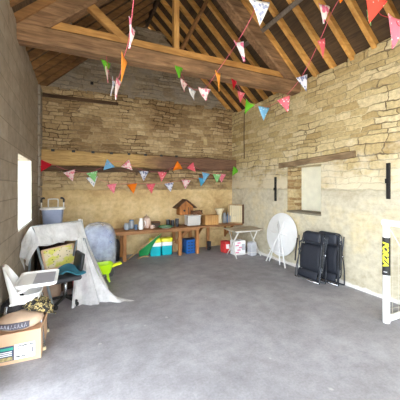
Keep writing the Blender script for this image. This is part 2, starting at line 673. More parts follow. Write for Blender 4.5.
def thing(name, label, cat, loc=(0, 0, 0), rz=0, group=None, rot=None):
    o = bpy.data.objects.new(name, None)
    o.empty_display_size = .1
    COL.objects.link(o)
    o.location = loc
    o.rotation_euler = rot if rot else (0, 0, rz)
    tag(o, label, cat, group)
    return o


def tag(o, label, cat, group=None):
    o['label'] = label
    o['category'] = cat
    if group:
        o['group'] = group
    return o


def struct(mb, name, mat, label=None, smooth=False):
    o = mb.build(name, mat, None, smooth)
    o['kind'] = 'structure'
    if label:
        o['label'] = label
    return o


def spline(pts, n=8):
    pts = [Vector(p) for p in pts]
    P = [pts[0]*2-pts[1]]+pts+[pts[-1]*2-pts[-2]]
    out = []
    for i in range(1, len(P)-2):
        for k in range(n):
            t = k/n
            a, b, c, d = P[i-1], P[i], P[i+1], P[i+2]
            out.append(.5*((2*b)+(-a+c)*t+(2*a-5*b+4*c-d)*t*t+(-a+3*b-3*c+d)*t**3))
    out.append(pts[-1])
    return out


def rrect(w, h, r, n=5):
    out = []
    for cx, cy, a0 in ((w/2-r, h/2-r, 0), (-w/2+r, h/2-r, PI/2), (-w/2+r, -h/2+r, PI), (w/2-r, -h/2+r, 3*PI/2)):
        for k in range(n+1):
            a = a0+PI/2*k/n
            out.append((cx+r*math.cos(a), cy+r*math.sin(a)))
    return out


# ------------------------------------------------------------------ the room
XL, XR, YB, YF = -.72, 4.38, 7.17, -2.2
EAVE = 4.0
XM = (XL+XR)/2
PITCH = .915
RIDGE = EAVE+(XM-XL)*PITCH

struct(MB().mm((XL-.6, YF-.4, -.2), (XR+.6, YB+.6, 0)), 'floor', MAT_FLOOR)
struct(MB().mm((-40, -60, -.3), (40, 60, -.21)), 'ground_outside', M('gravel_yard', (206, 198, 184), .95, var=.15, scale=3))

# left wall with its window opening (block wall .24 thick)
WY0, WY1, WZ0, WZ1 = 4.5, 5.76, 1.15, 2.22
w = MB()
w.mm((XL-.3, 2.75, 0), (XL, WY0, EAVE))
w.mm((XL-.3, YF, 0), (XL, -1.7, EAVE))
w.mm((XL-.3, -1.7, 3.3), (XL, 2.75, EAVE))
w.mm((XL-.3, WY1, 0), (XL, YB+.5, EAVE))
w.mm((XL-.3, WY0, 0), (XL, WY1, WZ0))
w.mm((XL-.3, WY0, WZ1), (XL, WY1, EAVE))
struct(w, 'wall_left', MAT_BLOCK)
w = MB()
w.mm((XL-.02, 3.05, 0), (XL+.004, 3.064, EAVE-.01))
struct(w, 'trim_1', M('joint_dark', (70, 60, 52), .9), 'dark upright movement joint in the block wall')
# stone pier end of the left wall beyond the window
w = MB()
for k in range(18):
    z = k*.22
    w.box((XL+.02, YB-.22+random.uniform(-.03, .03), z+.11), (.05, .44+random.uniform(-.06, .06), .2), None, .012)
struct(w, 'trim_2', MAT_GABLE, 'rough stone quoins in the corner beyond the left window')

wn = bpy.data.objects.new('window_1', None)
COL.objects.link(wn)
wn['kind'] = 'structure'
wn['label'] = 'bright frosted window in the block wall'
f = MB()
f.mm((XL-.27, WY0, WZ0), (XL-.22, WY0+.04, WZ1)).mm((XL-.27, WY1-.04, WZ0), (XL-.22, WY1, WZ1))
f.mm((XL-.27, WY0+.04, WZ0), (XL-.22, WY1-.04, WZ0+.04)).mm((XL-.27, WY0+.04, WZ1-.04), (XL-.22, WY1-.04, WZ1))
f.mm((XL-.265, (WY0+WY1)/2-.015, WZ0+.04), (XL-.225, (WY0+WY1)/2+.015, WZ1-.04))
f.build('window_frame', MAT_OFFWHITE, wn)
MB().mm((XL-.25, WY0+.04, WZ0+.04), (XL-.244, WY1-.04, WZ1-.04)).build('pane', MAT_PANE, wn)
MB().mm((XL-.22, WY0+.001, WZ0-.02), (XL+.015, WY1-.001, WZ0+.012), .004).build('window_sill', MAT_REVEAL, wn)
MB().mm((XL-.22, WY1-.012, WZ0+.012), (XL+.001, WY1+.001, WZ1)).build('reveal', MAT_REVEAL, wn)

# right wall with niche; ragged stone head
NY0, NY1, NZ0, NZ1 = 3.85, 4.78, 1.21, 2.2
w = MB()
TOP = EAVE-.12
w.mm((XR, YF, 0), (XR+.55, NY0, TOP))
w.mm((XR, NY1, 0), (XR+.55, YB+.6, TOP))
w.mm((XR, NY0, 0), (XR+.55, NY1, NZ0))
w.mm((XR, NY0, NZ1), (XR+.55, NY1, TOP))
y = YF
while y < YB-.1:
    L = random.uniform(.22, .5)
    h = random.uniform(.08, .17)
    w.box((XR+.16+random.uniform(-.012, .012), y+L/2, TOP+h/2-.02), (.32, L-.015, h+.04), Matrix.Rotation(random.uniform(-.05, .05), 4, 'X'), .018)
    y += L
struct(w, 'wall_right', MAT_WALL_R)
struct(MB().mm((XR+.41, NY0+.001, NZ0), (XR+.44, NY1-.001, NZ1)), 'trim_3', M('cream_board', (246, 244, 224), .8, var=.05), 'cream board closing the niche in the right wall')
struct(MB().mm((XR-.015, NY0-.01, NZ0-.03), (XR+.42, NY1+.01, NZ0+.012), .006), 'trim_4', M('niche_sill_stone', (134, 124, 106), .9, var=.12), 'grey stone ledge of the niche')
struct(MB().beam((XR+.03, 3.12, 2.32), (XR+.03, 5.0, 2.245), .16, .12, .012, jitter=.12, seg=9), 'trim_5', MAT_LINTEL, 'weathered timber lintel over the niche', 'auto')
MAT_JAMB = stone_wall('niche_jamb_stone', (1, 2), [(150, 116, 80), (186, 156, 112), (206, 182, 138), (222, 204, 164)],
                      (196, 174, 132), -1, [(180, 150, 100)]*3, (0, 0, .9), False, .2, .085, (230, 214, 180), None, (104, 82, 60))
struct(MB().mm((XR+.004, NY1-.02, NZ0+.012), (XR+.41, NY1+.002, NZ1-.002)), 'trim_12', MAT_JAMB, 'bare stone jamb of the niche')
# dark chase running down the right wall near the back corner
struct(MB().tube([(XR-.004, 6.5, 2.55), (XR-.006, 6.51, 3.1), (XR-.004, 6.5, 3.88)], .016, 6), 'trim_6', M('dark_chase', (96, 78, 56), .9), 'dark upright crack line near the back corner')

# back wall: thick lower wall with a ledge, gable set back above
w = MB()
LEDGE = 4.02
w.mm((XL-.3, YB, 0), (XR+.55, YB+.3, LEDGE))
x = XL
while x < XR:
    L = random.uniform(.14, .42)
    h = random.uniform(.03, .12)
    w.box((x+L/2, YB+.06+random.uniform(-.02, .02), LEDGE+h/2-.02), (L-.01, .14, h+.03), Matrix.Rotation(random.uniform(-.08, .08), 4, 'Y'), .014)
    x += L
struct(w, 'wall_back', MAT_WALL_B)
GT = 6.0
w = MB()
gx = (GT-EAVE)/PITCH
w.prism([(XL-.3, YB+.12, LEDGE-.05), (XR+.3, YB+.12, LEDGE-.05), (XR+.3, YB+.12, EAVE-.2), (XR-gx, YB+.12, GT-.05), (XL+gx, YB+.12, GT-.05), (XL-.3, YB+.12, EAVE-.2)], (0, .35, 0))
x = XL+gx
while x < XR-gx:
    L = random.uniform(.2, .4)
    w.box((x+L/2, YB+.28, GT), (L, .3, random.uniform(.06, .14)), None, .015)
    x += L
struct(w, 'gable', MAT_GABLE, 'grey stone gable under the roof')
# small dark putlog hole
struct(MB().mm((.35, YB+.10, 4.30), (.42, YB+.13, 4.37)), 'trim_7', MAT_BLACK, 'small dark hole in the gable')
struct(MB().mm((-.68, YB-.03, 3.82), (1.0, YB+.02, 3.9), .01), 'trim_8', MAT_DARK_TIMBER, 'thin dark timber plate set in the back wall')
for px, py0, py1 in ((205, 139, 145),):
    p0, p1 = on_Y(px-1.5, py0, YB), on_Y(px+2, py1, YB)
    struct(MB().mm((p0.x, YB-.02, p1.z), (p1.x, YB+.02, p0.z), .01), 'trim_9', M('pale_stone_peg', (196, 174, 128), .9), 'protruding pale stone in the back wall')

# beam along the back wall with joist notches
b = MB()
b.beam((XL, YB-.11, 2.42), (XR+.02, YB-.11, 2.39), .24, .34, .02, jitter=.10, seg=16)
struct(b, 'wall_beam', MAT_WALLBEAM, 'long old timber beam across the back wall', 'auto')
n = MB()
x = -.45
while x < 2.6:
    n.box((x, YB-.235, 2.575), (.07, .02, .05))
    x += .42
struct(n, 'trim_10', MAT_BLACK, 'dark joist notches along the top of the wall beam')
n = MB().beam((XL, YB-.10, 2.17), (2.3, YB-.08, 2.19), .16, .10, .012, jitter=.2, seg=9)  # dark strip standing in for the shadow below the beam
struct(n, 'trim_11', MAT_DARK_TIMBER, 'thin dark strip added as shade under the wall beam', 'auto')

# front wall (behind the camera) with a wide barn doorway
w = MB()
w.mm((XL-.3, YF-.3, 0), (XL+.3, YF, EAVE)).mm((XR-.3, YF-.3, 0), (XR+.55, YF, EAVE))
w.mm((XL+.3, YF-.3, 3.5), (XR-.3, YF, EAVE))
w.prism([(XL-.3, YF-.3, EAVE), (XR+.55, YF-.3, EAVE), (XM, YF-.3, RIDGE)], (0, .3, 0))
struct(w, 'wall_front', MAT_GABLE)

# roof slopes
rt = .11
for nm, x0, x1 in (('ceiling_left', XL-.5, XM), ('ceiling_right', XR+.7, XM)):
    z0 = RIDGE-abs(XM-x0)*PITCH
    w = MB()
    w.prism([(x0, YF-.3, z0+rt), (x1, YF-.3, RIDGE+rt), (x1, YF-.3, RIDGE+rt+.06), (x0, YF-.3, z0+rt+.06)], (0, YB+2.2-YF, 0))
    struct(w, nm, MAT_BOARD)
struct(MB().prism([(XL, YB+1.7, EAVE), (XR, YB+1.7, EAVE), (XM, YB+1.7, RIDGE)], (0, .1, 0)), 'wall_end', MAT_BOARD, 'dark boards closing the loft beyond the gable')
struct(MB().mm((XM-.03, YF, RIDGE-.12), (XM+.03, YB+1.7, RIDGE+.05)), 'ridge_board', MAT_DARK_TIMBER)
k = 0
Y = -2.0
up_r = Vector((PITCH, 0, 1)).normalized()
up_l = Vector((-PITCH, 0, 1)).normalized()
while Y < YB+1.5:
    for side in (-1, 1):
        x0 = XR+.45 if side > 0 else XL-.25
        z0 = RIDGE-abs(XM-x0)*PITCH+.04
        o = MB().beam((x0, Y, z0), (XM+side*.03, Y, RIDGE+.04), .075, .11, .004, up=(up_r if side > 0 else up_l))
        struct(o, 'rafter', MAT_RAFTER if side > 0 else MAT_SHADED_RAFTER_POLE, 'sawn softwood rafter of the %s roof slope' % ('right' if side > 0 else 'left'))  # left slope's shade is put into the darker rafter colour
    Y += .4


# trusses
def truss(Y, full):
    struct(MB().beam((XL-.1, Y, 3.90), (XR+.1, Y, 3.90), .26, .25, .03, jitter=.06, seg=10), 'tie_beam', MAT_OAK, 'massive old oak tie beam of the roof truss', 'auto')
    struct(MB().beam((XL-.1, Y+.02, 4.09), (XR-.02, Y+.02, 4.09), .17, .14, .008), 'tie_beam', MAT_NEWBEAM, 'newer golden beam bolted along the top of the tie beam')
    off = .19
    for side in (-1, 1):
        xe = XR if side > 0 else XL
        p = Vector((xe-side*.02, Y, EAVE-.02-off*.4))
        q = Vector((XM, Y, RIDGE-off-.1))
        struct(MB().beam(p, q, .24, .28, .03, up=(up_r if side > 0 else up_l), jitter=.05, seg=7), 'principal_rafter', MAT_OAK, 'thick old principal rafter of the truss', 'auto')
    struct(MB().beam((1.61, Y, 4.09), (1.61, Y, RIDGE-.4), .10, .11, .006, up=(0, 1, 0)), 'king_post', MAT_POST, 'golden king post of the truss')
    if full:
        struct(MB().beam((.76, Y-.02, 4.09), (-.05, Y-.02, 4.72), .1, .13, .008), 'truss_strut', MAT_NEWBEAM, 'golden diagonal strut of the truss')
        struct(MB().beam((-.1, Y+.22, 3.96), (-.1, Y+.22, 4.5), .12, .14, .008, up=(0, 1, 0)), 'truss_post', MAT_GREYPOST, 'short grey post on the tie beam')


truss(4.52, True)
truss(1.62, False)
# long wind braces
a = on_Y(180, 42, 5.2)
struct(MB().beam((1.68, 4.5, 4.12), (2.45, 5.0, RIDGE-.62*PITCH-.22), .065, .065, .01), 'wind_brace', MAT_SHADED_RAFTER_POLE, 'greenish grey pole rising from the king post')


def slope_pt(x, Y, drop):
    return Vector((x, Y, RIDGE-abs(x-XM)*PITCH-drop))


struct(MB().beam(slope_pt(3.39, 5.2, .045), slope_pt(3.39, 1.5, .045), .085, .035, .004, up=up_r), 'wind_brace', MAT_GREYPOST, 'grey plank brace nailed across the right rafters')
for x in (1.2, 1.75, 2.1, 2.5):
    zt = RIDGE-abs(x-XM)*PITCH
    struct(MB().beam((x, YB+1.2, 4.5), (x, YB+1.2, zt), .09, .09, .005, up=(0, 1, 0)), 'loft_post', MAT_GREYPOST, 'dim post in the loft beyond the gable')

# iron wall ties on the right wall
for px, y0, y1, lab in ((276, 177, 201, 'short black iron wall bar left of the niche'), (389, 163, 199, 'long black iron wall bar above the goal')):
    p, q = on_X(px, y0, XR), on_X(px, y1, XR)
    o = MB()
    o.mm((XR-.035, p.y-.025, q.z), (XR+.003, p.y+.025, p.z), .006)
    o.box((XR-.04, p.y, (p.z+q.z)/2), (.02, .07, .07), None, .006)
    tag(o.build('iron_wall_tie', MAT_IRON), lab, 'wall bar', 'iron bars on the right wall')


# ------------------------------------------------------------------ bunting
def flag_mesh(wd, ht, seed):
    rnd = random.Random(seed)
    b1, b2, ph = rnd.uniform(-.05, .05), rnd.uniform(-.04, .04), rnd.uniform(0, 6)

    def f(u, v):
        x = (u-.5)*wd*(1-v)
        return Vector((x, (b1*math.sin(v*3+ph)+b2*math.sin(u*5+ph)*(1-v*.5))*.7, -v*ht))
    m = MB()
    m.grid(f, 6, 6)
    bmesh.ops.remove_doubles(m.bm, verts=m.bm.verts, dist=1e-4)
    return m


def bunting(label, pts, flags, cordmat=None, r=.0028, sc=1.0):
    t = thing('bunting', label, 'bunting', pts[0], 0, 'bunting strings hung under the roof')
    base = Vector(pts[0])
    path = spline(pts, 10)
    MB().tube([p-base for p in path], r, 5).build('cord', cordmat or MAT_CORD, t)
    for i, fl in enumerate(flags):
        pos, kind, wd, ht, yaw = fl[:5]
        roll = fl[5] if len(fl) > 5 else 0
        o = flag_mesh(wd*(.4+.6*sc), ht*sc, i*7+len(flags)).build('flag', FL[kind], t, True, FLAG_WORDS[kind], solid=.003)
        o.location = Vector(pos)-base
        o.rotation_euler = (random.uniform(-.12, .12), roll, yaw)
    return t


def along(X, pxs, pys):
    return [on_X(px, py, X) for px, py in zip(pxs, pys)]


# three strings running along the room from the truss towards the door
P = along(.435, (106, 108, 111, 118, 124, 131), (56, 68, 79, 79, 57, 24))
pts = [Vector((.435, 4.36, 3.74))]+P[1:]+[Vector((.435, 1.75, 4.0))]
bunting('leftmost long bunting string hanging steeply under the truss', pts,
        [(P[0]+Vector((0, -.04, -.1)), 'green', .2, .24, .5), (P[1], 'pinkwhite', .18, .25, 1.1), (P[2], 'white', .18, .26, 1.2), (P[3], 'pinkwhite', .18, .27, 1.15),
         (P[4], 'amber', .2, .30, 1.1, .12), (P[5], 'floral', .2, .26, 1.0, .1)], sc=.85)
P = along(1.6, (179, 185, 193, 205, 217, 238, 258), (66, 81, 89, 88, 72, 41, 2))
pts = [Vector((1.6, 4.37, 3.80))]+P[1:]+[Vector((1.6, 1.75, 4.0))]
bunting('middle long bunting string looping down from the king post', pts,
        [(P[0]+Vector((0, -.02, -.02)), 'green', .2, .24, .5), (P[1], 'pinkwhite', .22, .24, .5, .2), (P[2], 'white', .22, .22, .5), (P[3], 'pinkwhite', .24, .22, .3),
         (P[4]+Vector((0, 0, 0)), 'amber', .24, .29, .7, -.2), (P[5], 'floral', .26, .28, .4, -.35), (P[6], 'white', .28, .28, -.1, -.1)], sc=.8)
P = along(2.73, (234, 241, 249, 264, 283, 302, 320, 334), (80, 92, 102, 107, 98, 76, 40, 8))
pts = [Vector((2.73, 4.36, 3.76))]+P[1:]+[Vector((2.73, 1.95, 4.0))]
bunting('right long bunting string sweeping up past the stone wall top', pts,
        [(P[0], 'red', .22, .24, .4), (P[1], 'rose', .24, .24, .3), (P[2], 'green', .26, .26, .2, .25), (P[3], 'blue', .27, .27, 0), (P[4], 'rose', .27, .26, 0, -.4),
         (P[5], 'navywhite', .27, .26, .1, -.4), (P[6], 'rose', .26, .27, .3, -.5), (P[7]+Vector((-.02, .12, .1)), 'floral', .25, .26, .2, -.1), (P[7]+Vector((0, -.12, .16)), 'orange', .26, .26, .1, .3)], sc=.8)
pts = [Vector((2.73, 1.62, 3.98)), Vector((2.74, 1.60, 3.62)), on_X(379, 12, 2.74), on_X(394, 19, 2.75), on_X(412, 26, 2.76), Vector((2.74, .6, 3.0)), Vector((2.73, -1.2, 3.9))]
bunting('nearest bunting string at the upper right with large flags', pts,
        [(on_X(369, 2, 2.72), 'mint', .22, .28, .9, .2), (on_X(376, -4, 2.66), 'coral', .27, .28, -.2, .25), (on_X(398, 18, 2.75), 'pink', .28, .28, -.1, .1)], MAT_REDCORD)

# the two strings in front of the beam on the back wall
YS = 6.84
up = [(46, 162, 'red'), (69, 171, 'pinkwhite'), (92, 172, 'mint'), (111, 163, 'blue'), (125, 163, 'pinkwhite'), (144, 171, 'navywhite'), (162, 172, 'rose'),
      (180, 165, 'orange'), (190, 165, 'rose'), (206, 173, 'blue'), (217, 174, 'mint'), (222, 174, 'pink'), (236, 169, 'green')]
pts = [on_Y(42, 160, YS)]+[on_Y(a, b-.5, YS) for a, b, c in up]+[on_Y(246, 165, YS)]
rolls = [.45, -.35, -.25, .8, -.8, 0, 0, .9, -.7, .2, 0, .1, .6]
bunting('upper bunting string along the timber beam on the back wall', pts, [(on_Y(a, b, YS), c, .26, .25, random.uniform(-.25, .25), r) for (a, b, c), r in zip(up, rolls)])
lo = [(92, 177, 'white'), (112, 184, 'pink'), (132, 184, 'orange'), (151, 184, 'rose'), (169, 183, 'navywhite'), (186, 180, 'pinkwhite'), (202, 178, 'sky')]
YS2 = 7.0
pts = [on_Y(84, 174, YS2)]+[on_Y(a, b-.5, YS2) for a, b, c in lo]+[on_Y(214, 174, YS2)]
bunting('lower bunting string hanging below the timber beam on the back wall', pts, [(on_Y(a, b, YS2), c, .26, .25, random.uniform(-.25, .25), random.uniform(-.2, .2)) for a, b, c in lo])

# ------------------------------------------------------------------ goal
GX, GY = 3.66, 2.19
g = thing('football_goal', 'white tubular football goal with a net by the right wall', 'football goal', (GX, GY, 0))
MB().tube([(0, 0, 0), (0, 0, .6), (0, 0, 1.29)], .042, 16).build('post', MAT_WHITE, g, 'auto')
MB().tube([(0, .042, 1.29), (0, -.4, 1.29), (0, -1.95, 1.29)], .042, 14).build('crossbar', MAT_WHITE, g, 'auto')
MB().tube([(0, -1.9, 0), (0, -1.9, 1.25)], .042, 14).build('post', MAT_WHITE, g, 'auto')
for y in (0, -1.9):
    MB().tube([(.03, y, .042), (.64, y, .042)], .04, 12).build('base_bar', MAT_WHITE, g, 'auto')
    MB().tube([(0, y, 1.29), (.35, y, .9), (.64, y, .042)], .006, 6).build('stay_cord', MAT_WHITE, g)
MB().tube([(.64, 0.02, .042), (.64, -1.92, .042)], .04, 12).build('back_bar', MAT_WHITE, g, 'auto')
sl = MB().tube([(0, 0, .615), (0, 0, 1.10)], .0455, 18).build('brand_sleeve', MAT_BLACK, g, 'auto', 'black sleeve with yellow lettering')
n = MB()


def netp(u, v):
    return Vector((.64*v**.8, 0, 1.29-(1.29-.06)*v**1.25))


for i in range(1, 9):
    v = i/9
    p = netp(0, v)
    n.tube([(p.x, 0, p.z), (p.x+.03, -.95, p.z-.02), (p.x, -1.9, p.z)], 0.0016, 4)
for j in range(0, 16):
    y = -1.9*j/15
    n.tube([tuple(netp(0, v/8)+Vector((0, y, 0))) for v in range(9)], 0.0016, 4)
for y in (0, -1.9):
    for i in range(1, 9):
        z = 1.29-i*.14
        xx = max(.02, .64*((1.29-z)/1.23)**.64)
        n.tube([(0, y, z), (xx*.5, y-.01, z-.02), (xx, y, z)], 0.0016, 4)
    for j in range(1, 5):
        x = .64*j/5
        zt = 1.29-1.23*(x/.64)**1.56
        n.tube([(x, y, .06), (x+.01, y, zt*.5), (x, y, zt)], 0.0016, 4)
n.build('net', M('net_cord', (226, 222, 206), .8, var=0), g)


def text_obj(txt, name, mat, parent, size, mat4, ext=.0015, shear=0.0, bold=0.0, sx=1.0):
    cu = bpy.data.curves.new(name, 'FONT')
    cu.body = txt
    cu.size = size
    cu.align_x = 'CENTER'
    cu.align_y = 'CENTER'
    cu.extrude = ext
    cu.shear = shear
    cu.offset = bold
    tmp = bpy.data.objects.new('tmp_text', cu)
    COL.objects.link(tmp)
    dg = bpy.context.evaluated_depsgraph_get()
    me = bpy.data.meshes.new_from_object(tmp.evaluated_get(dg))
    bpy.data.objects.remove(tmp)
    me.transform(mat4 @ Matrix.Diagonal((sx, 1, 1, 1)))
    me.materials.clear()
    me.materials.append(mat)
    me.name = name
    o = bpy.data.objects.new(name, me)
    COL.objects.link(o)
    o.parent = parent
    return o


# lettering runs down the post, facing the room
nrm = Vector((-.95, -.31, 0)).normalized()
tx = Vector((0, 0, -1))
ty = nrm.cross(tx)
mat4 = Matrix((tx, ty, nrm)).transposed().to_4x4()
mat4.translation = nrm*.0455+Vector((0, 0, .89))
text_obj('FORZA', 'lettering', MAT_YSTRIPE, sl, .085, mat4, .002, .25, .004, 1.15)
MB().box(nrm*.046+Vector((0, 0, .66)), (.004, .04, .012), math.atan2(nrm.y, nrm.x)).build('small_mark', MAT_GREYTRAY, sl)

# ------------------------------------------------------------------ folded recliner chairs


def recliner(label, loc, rz, tilt):
    t = thing('folding_recliner', label, 'chair', loc, 0, 'folded recliners against the right wall', rot=(tilt, 0, rz))
    w_, H = .60, .92
    # fabric panels (local -y is the front)
    def back(u, v):
        return Vector(((u-.5)*.47, .02+.03*math.sin(v*PI), .10+v*.78))
    MB().grid(back, 6, 10).build('backrest', MAT_BLACKFAB, t, True, solid=.012)

    def seat(u, v):
        return Vector(((u-.5)*.47, -.055-.035*math.sin(v*PI), .20+v*.46))
    MB().grid(seat, 6, 8).build('seat', MAT_BLACKFAB, t, True, solid=.012)
    p = MB()
    p.box((0, -.05, .79), (.42, .10, .22), None, .045)
    p.build('headrest_pillow', MAT_PAD, t, True)

    def foot(u, v):
        return Vector(((u-.5)*.47, -.10-.02*math.sin(v*PI), .05+v*.14))
    MB().grid(foot, 4, 4).build('footrest', MAT_BLACKFAB, t, True, solid=.012)
    # outer back frame loop
    lp = [(x, .045, z+.50) for x, z in rrect(.54, .80, .09)]
    MB().tube(lp, .012, 8, True).build('back_frame', MAT_TUBE, t, True)
    lp = [(x, -.10, z+.37) for x, z in rrect(.54, .70, .07)]
    MB().tube(lp, .012, 8, True).build('seat_frame', MAT_TUBE, t, True)
    for s in (-1, 1):
        x = s*.30
        MB().tube(spline([(x, -.12, .012), (x, -.10, .25), (x, .0, .55), (x, .07, .86)]), .012, 8).build('leg', MAT_TUBE, t, True)
        MB().tube(spline([(x*1.05, .10, .012), (x*1.05, .08, .3), (x*1.05, -.02, .55), (x*1.05, -.10, .80)]), .012, 8).build('leg', MAT_TUBE, t, True)
        MB().tube(spline([(x*1.1, -.13, .30), (x*1.1, -.14, .5), (x*1.1, -.13, .74)]), .018, 8).build('armrest', MAT_BLACK, t, True)
        MB().tube([(x*1.06-.02*s, -.02, .52), (x*1.06+.02*s, -.02, .52)], .022, 10).build('lock_knob', MAT_CHROME, t, True, 'bright metal joint')
    MB().tube([(-.30, -.12, .015), (.30, -.12, .015)], .012, 8).build('crossbar', MAT_CHROME, t, True, 'bright lower rail')
    MB().tube([(-.315, .10, .015), (.315, .10, .015)], .012, 8).build('crossbar', MAT_TUBE, t, True)
    for s in (-1, 1):
        MB().tube([(s*(.235 if k % 2 else .265), .03 if k % 2 else .045, .18+k*.024) for k in range(28)], .003, 4).build('lacing', MAT_WHITE, t, False)
    for o in t.children:
        o.scale = (.9, .68, 1)
    return t


recliner('black folded recliner chair with headrest, front of the pair leaning on the wall', (4.0, 3.78, 0), -PI/2+.08, -.14)
recliner('black folded recliner chair half hidden behind the front one', (4.245, 3.59, 0), -PI/2+.10, -.04)

# ------------------------------------------------------------------ round table leaning on the right wall
t = thing('folding_round_table', 'white round folding table leaning against the wall with its legs showing', 'table', (4.14, 4.88, 0), 0, rot=(0, math.radians(7), 0))
R = .49
m = MB()
prof = [(R-.02, -.014), (R, -.008), (R, .010), (R-.012, .014)]
m.lathe(prof, (0, 0, 0), 48)
o = m.build('table_top', MAT_WHITE, t, 'auto')
o.rotation_euler = (0, PI/2, 0)
o.location = (.06, 0, .68)
d = MB().lathe([(.018, 0), (.018, .012)], (0, 0, 0), 16).build('centre_cap', MAT_BLACK, o, 'auto', 'small black centre hole cap')
d.rotation_euler = (PI, 0, 0)
d.location = (0, 0, -.014)
for (y0, y1) in ((.30, -.12), (-.34, .10)):
    MB().tube([(-.04, y0, .0), (-.015, (y0+y1)/2, .5), (.028, y1, .98)], .015, 8).build('leg', MAT_WHITE, t, True)
    MB().tube([(-.06, y0*.55, .03), (-.03, y0*.2, .5), (.024, -y0*.35, .9)], .013, 8).build('leg', MAT_WHITE, t, True)
for z in (.28, .70):
    MB().tube([(-.03, -.26, z), (-.03, .24, z)], .012, 8).build('leg_brace', MAT_WHITE, t, True)

# ------------------------------------------------------------------ small folding table in the back right corner
t = thing('folding_table', 'weathered white folding table with thin legs in the back right corner', 'table', (3.93, 5.88, 0))
MB().box((0, 0, .675), (.84, .56, .028), None, .008).build('table_top', MAT_WTABLE, t)
for s in (-1, 1):
    MB().tube([(s*.36, -.25, 0), (s*.33, 0, .35), (s*.30, .22, .66)], .013, 8).build('leg', MAT_OFFWHITE, t, True)
    MB().tube([(s*.335, .25, 0), (s*.305, 0, .35), (s*.275, -.22, .66)], .013, 8).build('leg', MAT_OFFWHITE, t, True)
for y, z in ((-.2, .10), (.2, .10)):
    MB().tube([(-.33, y, z), (.33, y, z)], .008, 6).build('stretcher', MAT_OFFWHITE, t, True)
MB().box((0, 0, .645), (.70, .44, .03), None, .004).build('apron', MAT_OFFWHITE, t)

# boxes under it
t = thing('drinks_box', 'small red and white printed carton under the corner table', 'box', (3.68, 6.36, 0), .05)
MB().box((0, 0, .15), (.18, .22, .30), None, .006).build('body', MAT_REDBOX, t)
MB().box((-.0, -.1115, .17), (.10, .003, .12)).build('label_panel', MAT_LABELW, t)
t = thing('carton', 'white carton with pink printing under the corner table', 'box', (3.87, 6.05, 0), .0)
MB().box((0, 0, .18), (.32, .24, .36), None, .008).build('body', MAT_LABELW, t)
pm = MB()
for k in range(5):
    pm.box((-.09+.05*(k % 3), -.1215, .07+.06*k), (.10, .003, .035))
pm.build('printed_band', MAT_PINKBOX, t)
pm = MB()
pm.box((.09, -.1215, .2), (.09, .003, .16))
pm.build('printed_text', MAT_GREYBLK, t)
MB().box((0, 0, .363), (.05, .23, .004)).build('packing_tape', MAT_GREYTRAY, t)
t = thing('polystyrene_block', 'pale grey block standing beside the pink printed carton', 'block', (4.14, 5.80, 0), 0)
MB().box((0, 0, .17), (.18, .18, .34), None, .02).build('body', MAT_GREYBLK, t)
MB().box((.03, -.06, .345), (.08, .02, .01), None, .003).build('hand_slot', MAT_GREYTRAY, t)

# ------------------------------------------------------------------ workbench and shelf
BZ = .71
BX0, BX1, BY0, BY1 = .83, 2.98, 6.46, 7.08
t = thing('workbench', 'long rough wooden workbench along the back wall', 'workbench', ((BX0+BX1)/2, (BY0+BY1)/2, 0))
cx, cy = (BX0+BX1)/2, (BY0+BY1)/2
tb = MB()
for k in range(4):
    yy = BY0-cy+.078+k*.155
    tb.box((0, yy, BZ-.025), (BX1-BX0-random.uniform(0, .03), .15, .05), None, .006)
tb.build('bench_top', MAT_BENCH, t)
MB().mm((BX0-cx+.03, BY0-cy+.02, BZ-.085), (BX1-cx-.03, BY0-cy+.05, BZ-.051), .004).build('front_rail', MAT_BENCH, t)
for x in (1.06, 2.44, 2.93):
    MB().mm((x-.04-cx, BY0-cy+.052, 0), (x+.04-cx, BY0-cy+.13, BZ-.051), .006).build('leg', MAT_BENCHLEG, t)
    MB().mm((x-.04-cx, BY1-cy-.10, 0), (x+.04-cx, BY1-cy-.02, BZ-.051), .006).build('leg', MAT_BENCHLEG, t)
MB().beam((2.30-cx, .24, .05), (2.88-cx, .16, .62), .05, .10, .004).build('brace', MAT_BENCHLEG, t)

t = thing('wall_shelf', 'narrow wooden shelf board between the workbench and the corner', 'shelf', (3.66, 6.83, 0))
MB().box((.02, 0, BZ-.02), (1.34, .60, .04), None, .005).build('shelf_board', MAT_BENCH, t)
for x in (-.52, .45):
    MB().beam((x, .30, BZ-.40), (x, -.16, BZ-.045), .05, .05, .004, up=(1, 0, 0)).build('bracket', MAT_BENCHLEG, t)
    MB().mm((x-.025, .28, BZ-.45), (x+.025, .325, BZ-.04)).build('bracket', MAT_BENCHLEG, t)


def bx(px, Y=6.72):
    return X_at(px, Y)


def lathe_thing(name, label, cat, px, Y, prof, mat, parts=(), group=None, z=BZ):
    t = thing(name, label, cat, (bx(px, Y), Y, z), 0, group)
    MB().lathe(prof, (0, 0, 0), 20).build('body', mat, t, 'auto')
    for nm, pr, mt in parts:
        MB().lathe(pr, (0, 0, 0), 20).build(nm, mt, t, 'auto')
    return t


